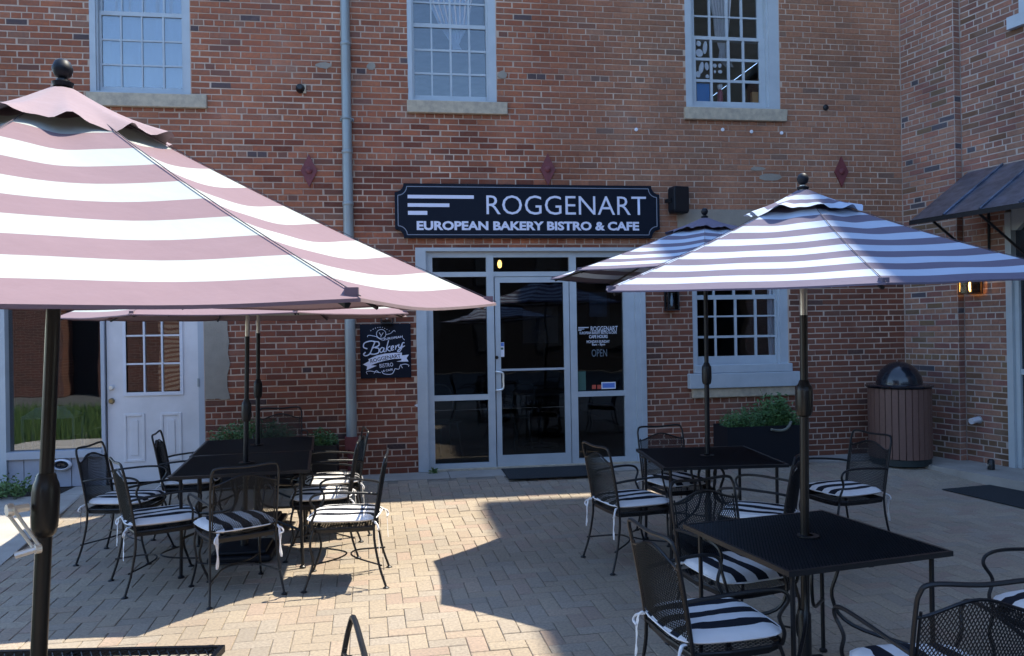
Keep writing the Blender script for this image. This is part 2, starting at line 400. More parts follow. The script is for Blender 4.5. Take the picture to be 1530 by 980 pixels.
def pcol():
    c = PC[rnd.randrange(len(PC))]; k = rnd.uniform(.90, 1.06); return tuple(a*k for a in c)
cand = []; rest = MB()
ROTP = math.radians(2.0); cr, sr = math.cos(ROTP), math.sin(ROTP)
n = 95
slabA, slabB = G(133, 742, .03), G(0, 846, 0)      # the bare concrete corner at the far left
def in_left_slab(x, y):
    return (slabB.x-slabA.x)*(y-slabA.y)-(slabB.y-slabA.y)*(x-slabA.x) < 0 and x < slabA.x and y > slabB.y-1.0
for i in range(-n, n):
    for k in range(-n, n):
        # herringbone: cell (i, k) on a lattice of W; horizontal where (i-k)%4==0, vertical where (i-k)%4==2 -> standard 2:1 herringbone
        q = (i-k) % 4
        if q == 0: r = (i*PW, (i+2)*PW, k*PW, (k+1)*PW, 0)
        elif q == 3: r = (i*PW, (i+1)*PW, k*PW, (k+2)*PW, 1)
        else: continue
        x, y = (r[0]+r[1])/2, (r[2]+r[3])/2
        X, Y = x*cr-y*sr+2.6, x*sr+y*cr-5.6
        if not (X0P+.1 < X < X1P-.1 and Y0P+.1 < Y < YS-.06): continue
        if Y < -8.9 or in_left_slab(X, Y): continue
        if X > 6.28-.23*min(0, Y)+.3+.1: continue
        pr = proj((X, Y, 0)); vis = -15 < pr[0] < 1545 and 700 < pr[1] < 992
        cand.append(((Vector((X, Y, 0))-CAM).length if vis else 99, X, Y, r[4]))
cand.sort(key=lambda t: t[0])
var = []
for v in range(22):
    m = MB(); vs, fs = paver_verts(-PW+PJ/2, PW-PJ/2, -PW/2+PJ/2, PW/2-PJ/2, 0); m.add(vs, fs, 'paver', pcol()); var.append(m.mesh('paver'))
for i, (d_, X, Y, ver) in enumerate(cand):
    z = gz(Y); an = ROTP+(PI/2 if ver else 0)+rnd.uniform(-.008, .008)
    if i < 300:
        o = link('paver', var[rnd.randrange(22)], pav, (X, Y, z+rnd.uniform(-.0015, .0015)), an)
    else:
        vs, fs = paver_verts(-PW+PJ/2, PW-PJ/2, -PW/2+PJ/2, PW/2-PJ/2, rnd.uniform(-.0015, .0015)); c_, s_ = math.cos(an), math.sin(an)
        sl = (gz(Y+.05)-gz(Y-.05))/.1
        rest.add([(X+x*c_-y*s_, Y+x*s_+y*c_, z_+gz(Y)+sl*(x*s_+y*c_)) for x, y, z_ in vs], fs, 'paver', pcol())
build(rest, 'pavers', pav, kind='stuff')
# concrete strip along the wall, in cast lengths, and the bare concrete corner
st = link('concrete_strip', None); st['kind'] = 'structure'
x = -3.4
while x < 6.2:
    L_ = 1.35+rnd.uniform(-.1, .1); m = MB(); x1 = min(x+L_, 6.28)
    m.box(x+.004, x1-.004, YS, .02, -.1, .104+rnd.uniform(-.001, .002), 'slab'); build(m, 'slab', st); x = x1
m = MB(); A, B = slabA, slabB
d = (B-A).normalized(); far = B+d*2.2
poly = [(A.x, YS-.004), (A.x, A.y), (B.x, B.y), (far.x, far.y), (-6, far.y), (-6, YS-.004)]
m.add([(x, y, gz(y)+.004) for x, y in poly]+[(x, y, -.1) for x, y in poly], [tuple(range(6))]+[(i, (i+6), (i+1) % 6+6, (i+1) % 6) for i in range(6)], 'slab')
build(m, 'concrete_corner', kind='structure')

# ---------------------------------------------------------------- front building
HF = 6.25                                        # parapet height
bld = thing('brick_building', 'old two-storey red brick building with the bakery entrance and blue-grey painted windows', 'building', (0, 0, 0))
def X(px, py=400): return Wp(px, py).x
def Z(px, py): return Wp(px, py).z
XL = -5.2
ent = (X(623, 540), X(965, 540), .1, Z(790, 370))
lsh = (XL+.6, X(305, 560), .1, 2.78)
wl = (X(1035, 480), X(1178, 500), Z(1100, 560), 2.45)
wu = [(X(134, 90), X(284, 90), Z(210, 141), 6.0), (X(609, 90), X(741, 90), Z(680, 153), 6.0), (X(1024, 90), X(1164, 90), Z(1090, 163), 6.0)]
lint = (X(1012, 330), X(1178, 330)+.1, Z(1080, 341), Z(1080, 313))
opens = [ent, lsh, wl]+wu
ident = Matrix.Identity(4)
m = MB(); wall_sheet(m, ident, XL, 6.28, .1, HF, opens, 'mortar', .32); build(m, 'wall', bld)
patch = [(X(306, 540), X(341, 540), Z(320, 596), Z(320, 476))]
def visf(P):
    x, y = proj(P)
    if not (-5 < x < 1535 and -5 < y < 985): return False
    if y > 110+ (x-90)*.5 and y < 452 and x < 735: return False
    if 588 < x < 983 and 276 < y < 358: return False
    if 800 < x < 1400 and 330 < y < 430: return False
    if y > 590: return False
    return True
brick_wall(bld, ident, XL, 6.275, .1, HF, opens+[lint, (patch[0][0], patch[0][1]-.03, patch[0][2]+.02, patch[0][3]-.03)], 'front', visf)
# cement patch with a ragged edge
def ragged(x0, x1, z0, z1, nseg, amp, rg, sides='rtb'):
    P = []
    for k in range(nseg): P.append((x0+(x1-x0)*k/nseg, z0+(rg.uniform(-amp, amp)*.5)))
    for k in range(nseg): P.append((x1+rg.uniform(-amp, amp), z0+(z1-z0)*k/nseg))
    for k in range(nseg): P.append((x1-(x1-x0)*k/nseg, z1+rg.uniform(-amp, amp)*.5))
    P.append((x0, z1)); return P
rg = random.Random(3)
m = MB(); m.prism(ragged(*patch[0], 7, .022, rg), -.012, .01, 'stucco'); build(m, 'cement_patch', bld)
m = MB(); m.box(lint[0], lint[1], -.012, .02, lint[2], lint[3], 'stucco'); build(m, 'lintel', bld)
for (px, py, w_, h_) in [(485, 98, .20, .07), (555, 99, .11, .09), (750, 112, .11, .1), (630, 606, .16, .055), (1150, 265, .3, .1), (1132, 252, .22, .06)]:
    c = Wp(px, py); m = MB(); q = [(c.x+math.cos(a)*w_/2*rg.uniform(.75, 1.1), c.z+math.sin(a)*h_/2*rg.uniform(.75, 1.1)) for a in [2*PI*k/9 for k in range(9)]]
    m.prism(q, -.0095, .01, 'stucco' if px != 630 else 'white'); build(m, 'mortar_smear', bld)
# hollow body: back, sides, floor between storeys, roof
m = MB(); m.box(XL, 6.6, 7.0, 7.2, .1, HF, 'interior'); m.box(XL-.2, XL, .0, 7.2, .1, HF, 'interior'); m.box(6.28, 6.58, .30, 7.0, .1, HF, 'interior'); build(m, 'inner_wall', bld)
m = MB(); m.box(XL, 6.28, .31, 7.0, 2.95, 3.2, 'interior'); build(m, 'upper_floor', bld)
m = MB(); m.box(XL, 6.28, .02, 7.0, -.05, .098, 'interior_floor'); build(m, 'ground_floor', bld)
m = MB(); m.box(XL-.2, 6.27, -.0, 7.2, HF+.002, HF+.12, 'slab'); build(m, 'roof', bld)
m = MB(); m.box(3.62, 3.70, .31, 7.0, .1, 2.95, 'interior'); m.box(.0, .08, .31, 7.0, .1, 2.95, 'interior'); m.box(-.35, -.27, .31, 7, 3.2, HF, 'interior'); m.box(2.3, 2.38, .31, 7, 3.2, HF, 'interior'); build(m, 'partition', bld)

def pane(parent, x0, x1, z0, z1, y, mt):
    m = MB(); m.box(x0, x1, y, y+.004, z0, z1, mt); return build(m, 'pane', parent)
def sash_window(parent, fx0, fx1, z0, z1, cols, rows, yf, mt, gl, casing=(.07, .07), bot=.04, top=.07, meet=None, upper=None, T=None, wide_right=0):
    """casing in the wall opening, sash with muntins and single panes. cols/rows are glass edges"""
    m = MB(); cl, crr = casing
    m.box(fx0, fx0+cl, yf-.02, .2, z0, z1, mt); m.box(fx1-crr, fx1, yf-.02, .2, z0, z1, mt)
    m.box(fx0+cl, fx1-crr, yf-.018, .2, z0, z0+bot, mt); m.box(fx0+cl, fx1-crr, yf-.018, .2, z1-top, z1, mt)
    m.box(fx0+cl, fx0+cl+.018, yf+.005, .2, z0+bot, z1-top, mt); m.box(fx1-crr-.018, fx1-crr, yf+.005, .2, z0+bot, z1-top, mt)
    win = build(m, 'window', parent)
    def sash(rws, y, a, b, c, d):
        s = MB(); g0, g1 = cols[0][0], cols[-1][1]; r0, r1 = rws[0][0], rws[-1][1]
        s.box(a, g0, y, y+.035, c, d, mt); s.box(g1, b, y, y+.035, c, d, mt); s.box(g0, g1, y, y+.035, c, r0, mt); s.box(g0, g1, y, y+.035, r1, d, mt)
        build(s, 'sash', win)
        for (p, q) in zip(cols[:-1], cols[1:]):
            u = MB(); u.box(p[1], q[0], y+.003, y+.03, r0, r1, mt); build(u, 'muntin', win)
        for (p, q) in zip(rws[:-1], rws[1:]):
            u = MB(); u.box(g0, g1, y+.006, y+.028, p[1], q[0], mt); build(u, 'muntin', win)
        for p in cols:
            for q in rws: pane(win, p[0], p[1], q[0], q[1], y+.016+rnd.uniform(-.001, .001), gl)
    a, b = fx0+cl+.019, fx1-crr-.019
    sash(rows, yf+.045, a, b, z0+bot+.001, meet)
    if upper: sash(upper, yf+.015 if False else yf+.082, a, b, meet-.045, z1-top-.001)
    return win
def sill(parent, x0, x1, z0, z1, y0, mt, y1=.05):
    m = MB(); m.box(x0, x1, y0, y1, z0, z1, mt); o = build(m, 'sill', parent)
    bv = o.modifiers.new('b', 'BEVEL'); bv.width = .008; bv.segments = 2; return o
def cols_px(L, py): return [(Wp(a, py, .06).x, Wp(b, py, .06).x) for a, b in L]
def rows_px(L, px): return sorted([(Wp(px, b, .06).z, Wp(px, a, .06).z) for a, b in L])
# upper windows
rw = rows_px([(24, 59), (61.5, 96), (98.5, 131)], 210); rh = rw[0][1]-rw[0][0]
up = lambda z: [(z+i*(rh+.02), z+i*(rh+.02)+rh) for i in range(3)]
o = wu[0]; W1 = sash_window(bld, o[0], o[1], o[2], o[3], cols_px([(152, 179.5), (182, 211), (213, 242.5), (245.5, 272)], 80), rw, .02, 'trim', 'glass_curtained', (.06, .07), .03, .06, rw[-1][1]+.045, up(rw[-1][1]+.055))
sill(W1, X(130, 150), X(310, 150), Z(220, 161), o[2]+.003, -.05, 'stone')
rw = rows_px([(42, 74), (77, 109), (112, 143.5)], 680)
o = wu[1]; W2 = sash_window(bld, o[0], o[1], o[2], o[3], cols_px([(619, 644), (646.3, 672), (675, 700), (703, 727)], 90), rw, .02, 'trim', 'glass_up', (.05, .09), .03, .06, rw[-1][1]+.045, up(rw[-1][1]+.055))
sill(W2, X(608, 160), X(757.5, 160), Z(683, 171), o[2]+.003, -.055, 'stone')
rw = rows_px([(60, 87), (91, 119), (123, 152)], 1090)
o = wu[2]; W3 = sash_window(bld, o[0], o[1], o[2], o[3], cols_px([(1040, 1061.5), (1065, 1087), (1091, 1109.5), (1113, 1134.5)], 100), rw, .02, 'trim', 'glass_up2', (.08, .13), .035, .06, rw[-1][1]+.04, up(rw[-1][1]+.05))
sill(W3, X(1021.5, 170), X(1173, 170), Z(1097, 181), o[2]+.003, -.055, 'stone')
# lower right window with its boxed sill
rw = rows_px([(447, 471), (473.5, 501), (504.5, 531.5)], 1100)
o = wl; W4 = sash_window(bld, o[0], o[1], o[2], o[3], cols_px([(1041.5, 1068.5), (1071.5, 1098.5), (1102, 1128.5), (1132, 1159)], 490), rw, .03, 'trim', 'glass_up2', (.055, .10), .1, .06, rw[-1][1]+.045, up(rw[-1][1]+.055)[:2])
sill(W4, X(1036, 550), X(1181, 550), Z(1108, 556), Z(1108, 544), -.06, 'trim')
sill(W4, X(1027, 566), X(1193, 566), Z(1110, 578), Z(1110, 556)-.002, -.09, 'trim')
sill(W4, X(1033, 582), X(1185, 582), Z(1110, 592), Z(1110, 578)-.002, -.055, 'stone')

# ---- bakery entrance: aluminium framed glass front with a single door
ex0, ex1, ez0, ez1 = ent
eW = lambda px, py: Wp(px, py, .07)
m = MB()
def vbar(m, pa, pb, y0, y1, z0, z1, mt='trim', py=540): m.box(eW(pa, py).x, eW(pb, py).x, y0, y1, z0, z1, mt)
fz0 = .108
m.box(ex0, eW(638, 540).x, -.02, .2, fz0, ez1, 'trim'); m.box(eW(638, 540).x, eW(641, 540).x, .02, .2, fz0, ez1, 'trim')
m.box(eW(955, 540).x, ex1, -.02, .2, fz0, ez1, 'trim'); m.box(eW(948, 540).x, eW(955, 540).x, .0, .2, fz0, ez1-.03, 'trim')
m.box(eW(638, 540).x, eW(955, 540).x, -.018, .2, eW(790, 376).z, ez1, 'trim')
ef = build(m, 'entrance_frame', bld)
zt1, zt0 = eW(790, 384.5).z, eW(790, 406).z          # transom glass
zh = eW(790, 413).z
posts = [(641, 648), (728.5, 739), (852, 862), (932, 948)]
for a, b in posts:
    m = MB(); vbar(m, a, b, .04, .13, fz0, eW(790, 376).z); build(m, 'post', ef)
bays = [(648, 728.5), (739, 852), (862, 932)]
for i, (a, b) in enumerate(bays):
    xa, xb = eW(a, 540).x, eW(b, 540).x
    m = MB(); m.box(xa, xb, .045, .125, zt0-.055, zt0, 'trim'); build(m, 'rail', ef)
    m = MB(); m.box(xa, xb, .045, .125, zt1, eW(790, 376).z, 'trim'); build(m, 'rail', ef)
    pane(ef, xa, xb, zt0, zt1, .085, 'glass_door')
    if i != 1:
        zr1, zr0 = eW(a+40, 590 if i == 0 else 584).z, eW(a+40, 598 if i == 0 else 591.5).z
        m = MB(); m.box(xa, xb, .045, .125, zr0, zr1, 'trim'); build(m, 'rail', ef)
        m = MB(); m.box(xa, xb, .045, .125, fz0, fz0+.07, 'trim'); build(m, 'rail', ef)
        pane(ef, xa, xb, zr1, zt0-.055, .085, 'glass_door'); pane(ef, xa, xb, fz0+.07, zr0, .085, 'glass_door')
dx0, dx1 = eW(740.5, 540).x, eW(851, 540).x
m = MB(); z1d = zt0-.06; z0d = .125
sw = eW(747, 540).x-eW(740.5, 540).x; swr = eW(851, 540).x-eW(844, 540).x
m.box(dx0, dx0+sw+.01, .05, .095, z0d, z1d, 'trim'); m.box(dx1-swr-.01, dx1, .05, .095, z0d, z1d, 'trim')
m.box(dx0+sw+.01, dx1-swr-.01, .052, .093, z0d, eW(800, 678).z, 'trim'); m.box(dx0+sw+.01, dx1-swr-.01, .052, .093, eW(800, 422).z, z1d, 'trim')
door = build(m, 'door', bld)
zm = eW(800, 551.5).z
m = MB(); m.box(dx0+sw+.01, dx1-swr-.01, .055, .085, zm-.012, zm+.012, 'trim_pale'); build(m, 'push_bar', door)
pane(door, dx0+sw+.01, dx1-swr-.01, eW(800, 678).z, zm-.012, .07, 'glass_door'); pane(door, dx0+sw+.01, dx1-swr-.01, zm+.012, eW(800, 422).z, .07, 'glass_door')
hz1, hz0 = Wp(749, 555, 0).z, Wp(749, 583, 0).z; hx = Wp(745, 570, 0).x
m = MB(); m.tube(curve_pts([(hx-.02, .05, hz1), (hx-.02, -.0, hz1), (hx+.05, -.01, hz1-.02), (hx+.055, -.01, (hz0+hz1)/2), (hx+.05, -.01, hz0+.02), (hx-.02, -.0, hz0), (hx-.02, .05, hz0)]), .011, 'chrome'); build(m, 'handle', door, True)
m = MB(); m.lathe([(0, -.02), (.02, -.02), (.02, .01), (0, .01)], 'brown_metal', (Wp(742.5, 534, .03).x, .05, Wp(742.5, 534, .03).z), 12, (0, -1, 0)); build(m, 'lock', door, True)
m = MB(); a = Wp(745.5, 511.5, .064); b = Wp(753.5, 533, .064)
m.box(a.x, b.x, .062, .0655, b.z, a.z, 'paper'); m.box(a.x+.003, b.x-.003, .060, .062, a.z-.045, a.z-.006, 'sticker_blue'); m.box(a.x+.01, b.x-.01, .060, .062, a.z-.085, a.z-.06, 'sticker_green'); build(m, 'sticker', door)
m = MB(); m.box(ex0+.0, ex1, -.012, .05, .1045, .125, 'stone'); build(m, 'threshold', bld)
# things seen on and behind the glass
gx = lambda px, py: Wp(px, py, .08)
def glass_text(s, pa, pb, pt, pbm, bold=0, nm='window_lettering', m='chalk'):
    a, b = gx(pa, pt), gx(pb, pbm); o = text_obj(nm, s, ef, a.x, b.x, b.z, a.z, .081, m, bold); return o
glass_text('ROGGENART', 882.5, 923, 487.5, 494.5, .01)
glass_text('EUROPEAN BAKERY BISTRO & CAFE', 866, 921.5, 495.5, 498.5, .02)
glass_text('CAFE HOURS', 880, 908, 500.5, 505, .03)
glass_text('MONDAY-SUNDAY', 876.5, 911, 508.5, 512, .02)
glass_text('8am - 8pm', 884.5, 904, 513, 517, .02)
m = MB()
for a_, b_, y_ in ((864, 879.5, 488.8), (864, 873, 491), (864, 869, 493)):
    p, q = gx(a_, y_), gx(b_, y_+1.1); m.box(p.x, q.x, .079, .081, q.z, p.z, 'chalk')
build(m, 'logo_bars', ef)
glass_text('OPEN', 884, 907, 522, 532.5, 0, 'open_lettering', 'neon')
m = MB()
for (a_, t_, b_, u_, mt_) in ((884.5, 575, 890.5, 581, 'sticker_red'), (892.5, 575, 898, 581, 'sticker_red'), (898.5, 571, 920, 580.5, 'paper'), (900, 572.5, 918.5, 579, 'sticker_blue')):
    p, q = gx(a_, t_), gx(b_, u_); yy = .081-(.0015 if a_ == 900 else 0); m.box(p.x, q.x, yy-.002, yy, q.z, p.z, mt_)
p, q = gx(862.5, 555), gx(875.5, 583); m.box(p.x, q.x, .079, .081, q.z, p.z, 'sticker_green'); build(m, 'sticker', ef)
def flat_thing(nm, label, cat, a, b, y, mt, th=.02):
    p, q = Wp(*a, y), Wp(*b, y); m = MB(); m.box(p.x, q.x, y, y+th, q.z, p.z, mt); return tag(build(m, nm), label, cat)
o = flat_thing('notice_board', 'brown square board seen through the door glass', 'board', (781, 458), (834, 512), 1.3, 'picture')
p, q = Wp(801, 475, 1.28), Wp(815, 494, 1.28); m = MB(); m.box(p.x, q.x, 1.285, 1.299, q.z, p.z, 'interior'); build(m, 'notice', o)
flat_thing('framed_notice', 'small dark grey framed notice behind the right glass panel', 'notice', (880.5, 437), (907, 473), .5, 'picture_grey')
flat_thing('wall_panel', 'large dull brown panel inside behind the right glass panel', 'panel', (858, 434), (912, 486), 1.6, 'picture')
bp_ = Wp(746.5, 394, 1.2); t = thing('pendant_lamp', 'small lit amber pendant bulb inside above the door', 'lamp', bp_)
m = MB(); m.lathe([(0, -.06), (.022, -.045), (.03, 0), (.018, .04), (0, .05)], 'bulb_dim', seg=12); build(m, 'bulb', t, True)
m = MB(); m.tube([(0, 0, .05), (0, 0, 2.93-bp_.z)], .006, 'metal', 5); build(m, 'cord', t)
# simple bentwood chair and table silhouettes inside
def cafe_chair(px, py, yy, rz, label):
    p = Wp(px, py, yy); t = thing('cafe_chair', label, 'chair', (p.x, yy, .1), rz, 'chairs inside the cafe')
    m = MB(); m.lathe([(0, .44), (.2, .44), (.2, .46), (0, .46)], 'wood', seg=16); build(m, 'seat', t)
    for a in (45, 135, 225, 315):
        c, s = math.cos(math.radians(a)), math.sin(math.radians(a)); m = MB(); m.tube([(c*.16, s*.16, .44), (c*.22, s*.22, 0)], .012, 'wood', 6); build(m, 'leg', t)
    m = MB(); m.tube(curve_pts([(-.18, .1, .44), (-.2, .17, .7), (-.12, .2, .88), (.12, .2, .88), (.2, .17, .7), (.18, .1, .44)]), .012, 'wood', 6); build(m, 'backrest', t)
cafe_chair(665, 600, 1.1, .4, 'bentwood cafe chair inside behind the left glass panel')
cafe_chair(770, 600, 1.4, -2.6, 'bentwood cafe chair inside seen through the door')
t = thing('cafe_table', 'round cafe table inside behind the entrance glass', 'table', (Wp(806, 600, 1.7).x, 1.7, .1))
m = MB(); m.lathe([(0, .72), (.38, .72), (.38, .75), (0, .75)], 'picture', seg=24); build(m, 'tabletop', t)
m = MB(); m.lathe([(.25, 0), (.25, .02), (.03, .04), (.03, .72)], 'metal', seg=16); build(m, 'pedestal', t)

# ---- left shop window and white half-glazed door
lx = lambda px, py=560: Wp(px, py, .05)
sf = MB(); a0, a1 = lsh[0], lx(2).x
sf.box(lsh[0], lx(11).x, .0, .2, .104, 2.78, 'trim'); sf.box(lx(152.5).x, lx(158).x, .01, .2, .104, 2.78, 'trim_pale'); sf.box(lx(298).x, lsh[1], .0, .2, .104, 2.78, 'trim_pale')
sf.box(lx(11).x, lx(152.5).x, .0, .2, lx(80, 684).z, lx(80, 673).z, 'trim_pale'); sf.box(lx(11).x, lx(152.5).x, .02, .2, 2.5, 2.78, 'trim'); sf.box(lx(158).x, lx(298).x, .02, .2, 2.5, 2.78, 'trim_pale')
shop = build(sf, 'shopfront', bld)
pane(shop, lx(11).x, lx(152.5).x, lx(80, 673).z, 2.5, .09, 'glass_left')
xb = lx(11).x; nb = 6; wb = (lx(152.5).x-xb)/nb
for i in range(nb):
    m = MB(); m.box(xb+i*wb+.004, xb+(i+1)*wb-.004, .03+rnd.uniform(0, .003), .06, .108, lx(80, 684).z-.002, 'board'); build(m, 'board', shop)
m = MB(); m.box(xb, lx(152.5).x, .05, .08, .105, lx(80, 684).z, 'interior'); build(m, 'backing', shop)
d0, d1 = lx(160).x, lx(297).x
dz0, dz1 = .125, 2.46
g0, g1 = lx(186.5, 520).x, lx(270.5, 520).x; gz0, gz1 = lx(228, 586.5).z, lx(228, 458).z
m = MB(); m.box(d0, g0, .05, .09, dz0, dz1, 'door_white'); m.box(g1, d1, .05, .09, dz0, dz1, 'door_white'); m.box(g0, g1, .05, .09, dz0, gz0, 'door_white'); m.box(g0, g1, .05, .09, gz1, dz1, 'door_white')
wd = build(m, 'white_door', bld)
m = MB()
for (a, b, c, d) in ((g0-.02, g0+.012, gz0-.03, gz1+.02), (g1-.012, g1+.02, gz0-.03, gz1+.02), (g0+.012, g1-.012, gz0-.03, gz0+.008), (g0+.012, g1-.012, gz1-.008, gz1+.02)): m.box(a, b, .038, .05, c, d, 'white')
build(m, 'glazing_bead', wd)
cw = (g1-g0-.024)/3; chh = (gz1-gz0-.016)/3
for i in range(3):
    for k in range(3):
        a = g0+.012+i*cw; c = gz0+.008+k*chh; pane(wd, a+.009, a+cw-.009, c+.009, c+chh-.009, .066, 'glass_left')
for i in (1, 2):
    m = MB(); m.box(g0+.012+i*cw-.009, g0+.012+i*cw+.009, .044, .08, gz0+.008, gz1-.008, 'white'); build(m, 'muntin', wd)
    m = MB(); m.box(g0+.012, g1-.012, .047, .078, gz0+.008+i*chh-.009, gz0+.008+i*chh+.009, 'white'); build(m, 'muntin', wd)
for (pa, pb) in ((185, 217), (240, 272)):
    a, b = lx(pa, 650).x, lx(pb, 650).x; c, d = .34, lx(200, 618).z
    m = MB()
    for (p, q, r, s) in ((a, a+.03, c, d), (b-.03, b, c, d), (a+.03, b-.03, c, c+.03), (a+.03, b-.03, d-.03, d)): m.box(p, q, .041, .052, r, s, 'door_white')
    m.box(a+.07, b-.07, .043, .052, c+.07, d-.07, 'door_white'); o = build(m, 'raised_panel', wd); bv = o.modifiers.new('b', 'BEVEL'); bv.width = .005; bv.segments = 2
for (px, py, mt_, r_) in ((167, 579, 'chrome', .026), (167, 599, 'brass', .03)):
    p = lx(px, py); m = MB(); m.lathe([(0, .03), (r_*.7, .03), (r_, .015), (r_, 0), (r_*1.1, -.01)], mt_, (p.x, .045, p.z), 14, (0, -1, 0)); build(m, 'knob', wd, True)
for py in (470, 571, 690):
    p = lx(297.5, py); m = MB(); m.box(p.x-.004, p.x+.014, -.008, .04, p.z-.045, p.z+.045, 'zinc'); build(m, 'hinge', wd)
# hose/vent fitting on the boards
p = Wp(93, 694, .03); t = thing('wall_vent', 'small white oval vent hood on the grey boards under the shop window', 'vent', p)
m = MB(); m.lathe([(.075, 0), (.078, .03), (.06, .05), (.052, .02)], 'white', seg=20, axis=(0, -1, 0)); o = build(m, 'rim', t, True); o.scale = (1.35, 1, .8)
m = MB(); m.lathe([(0, .04), (.03, .037), (.05, .015), (.052, 0)], 'dome', seg=16, axis=(0, -1, 0)); o = build(m, 'flap', t, True); o.scale = (1.25, 1, .8)
# lantern frame standing inside the shop window
p = Wp(80, 672, .45); t = thing('white_lantern', 'white framed lantern standing inside the left shop window', 'lantern', (p.x, .45, p.z))
m = MB(); L_ = .26; Hh = .36
for sx in (-1, 1):
    for sy in (-1, 1): m.box(sx*L_-.012, sx*L_+.012, sy*.13-.012, sy*.13+.012, 0, Hh, 'white')
build(m, 'posts', t)
m = MB(); m.box(-L_-.015, L_+.015, -.145, .145, -.03, 0, 'white'); m.box(-L_-.015, L_+.015, -.145, .145, Hh, Hh+.03, 'white'); build(m, 'frame', t)
m = MB(); m.add([(-L_, -.13, Hh+.03), (L_, -.13, Hh+.03), (L_, .13, Hh+.03), (-L_, .13, Hh+.03), (-.15, -.07, Hh+.12), (.15, -.07, Hh+.12), (.15, .07, Hh+.12), (-.15, .07, Hh+.12)], [(0, 1, 5, 4), (1, 2, 6, 5), (2, 3, 7, 6), (3, 0, 4, 7), (4, 5, 6, 7)], 'white'); build(m, 'lid', t)
m = MB(); m.box(p.x-.7, p.x+.9, .2, 1.0, p.z-.09, p.z-.032, 'board'); build(m, 'window_shelf', bld)

# curtains and things standing in the upper windows
def curtain(pts, y, label, folds=9, amp=.02):
    """pts: rows of (z, xleft, xright)"""
    m = MB(); nn = 36; vs = []
    for (z, a, b) in pts:
        for i in range(nn+1):
            u = i/nn; vs.append((a+(b-a)*u, y+amp*math.sin(u*folds*2*PI)*min(1, (b-a)/.3), z))
    fs = [(r*(nn+1)+i, r*(nn+1)+i+1, (r+1)*(nn+1)+i+1, (r+1)*(nn+1)+i) for r in range(len(pts)-1) for i in range(nn)]
    m.add(vs, fs, 'curtain'); return tag(build(m, 'curtain', None, True), label, 'curtain')
def cw_(pts, y): return [(Wp(p[0], p[2], y).z, Wp(p[0], p[2], y).x, Wp(p[1], p[2], y).x) for p in pts]
Y_ = .13
curtain([(5.95, Wp(138, 60, Y_).x, Wp(282, 60, Y_).x), (wu[0][2]+.12, Wp(140, 60, Y_).x, Wp(282, 60, Y_).x)], Y_, 'full width white curtain closed behind the upper left window', 7, .012)
curtain([(5.9, Wp(640, 20, Y_).x, Wp(712, 20, Y_).x)]+cw_([(641, 705, 4), (655, 700, 36), (668, 690, 56), (675, 686, 66), (676, 690, 74)], Y_), Y_, 'white curtain gathered to a point in the upper middle window', 8)
curtain([(5.9, Wp(728, 20, Y_).x, Wp(745, 20, Y_).x)]+cw_([(729, 745, 5), (726, 745, 20), (722, 745, 36)], Y_), Y_, 'edge of a white curtain at the right of the upper middle window', 3)
curtain([(5.9, Wp(1060, 20, Y_).x, Wp(1094, 20, Y_).x)]+cw_([(1060, 1092, 0), (1066, 1090, 30), (1068, 1088, 54), (1075, 1088, 75), (1073, 1090, 88), (1084, 1096, 100)], Y_), Y_, 'white curtain tied back in the upper right window', 7)
curtain([(2.4, Wp(1148, 440, Y_).x, Wp(1170, 440, Y_).x)]+cw_([(1146, 1170, 445), (1147, 1170, 500), (1149, 1170, 531)], Y_), Y_, 'plain pale curtain at the right side of the lower window', 4, .01)
def blob_paper(px, py, rx, ry, an, y, i):
    c = Wp(px, py, y); m = MB(); q = []
    for k in range(12):
        a = 2*PI*k/12; u, v = math.cos(a)*rx, math.sin(a)*ry; q.append((c.x+u*math.cos(an)-v*math.sin(an), c.z+u*math.sin(an)+v*math.cos(an)))
    m.prism(q, y, y+.004, 'paper'); return m
bl = thing('paper_cutouts', 'white rounded paper cutouts stuck inside the upper right window', 'decoration', Wp(1055, 90, .094))
for i, (px, py, rx, ry, an) in enumerate([(1044, 65, .03, .035, .3), (1053.5, 71, .028, .08, -.1), (1045, 79, .045, .05, .5), (1048, 101, .03, .075, -.2), (1043, 111, .03, .04, .2), (1056, 99, .025, .05, .1), (1057, 114, .025, .022, 0), (1068, 98, .026, .026, 0), (1075.5, 98, .022, .03, 0), (1068, 107, .016, .02, 0), (1076, 107, .028, .022, 0)]):
    m = blob_paper(px, py, rx, ry, an, .094, i); o = bl.location; m.v = [(x-o.x, y-o.y, z-o.z) for x, y, z in m.v]; build(m, 'cutout', bl)
p, q = Wp(1041, 124, .11), Wp(1062, 150, .11); m = MB(); m.box(p.x, q.x, .11, .3, q.z-.05, p.z, 'cloth_blue'); tag(build(m, 'blue_box'), 'bright blue box standing in the lower left pane of the upper right window', 'box')
p, q = Wp(1124, 137, .11), Wp(1134, 152, .11); m = MB(); m.box(p.x, q.x, .11, .16, q.z-.05, p.z, 'orange_card'); tag(build(m, 'orange_carton'), 'small orange carton at the lower right pane of the upper right window', 'carton')
p = Wp(1076, 152, .14); t = thing('red_bottle', 'dark red bottle with pale cap behind the upper right window', 'bottle', (p.x, .14, p.z-.02))
m = MB(); m.lathe([(0, 0), (.035, 0), (.035, .13), (.015, .17), (0, .17)], 'red_plastic', seg=14); build(m, 'body', t, True)
m = MB(); m.lathe([(0, .17), (.02, .17), (.035, .2), (.03, .23), (0, .235)], 'paper', seg=14); build(m, 'cap', t, True)

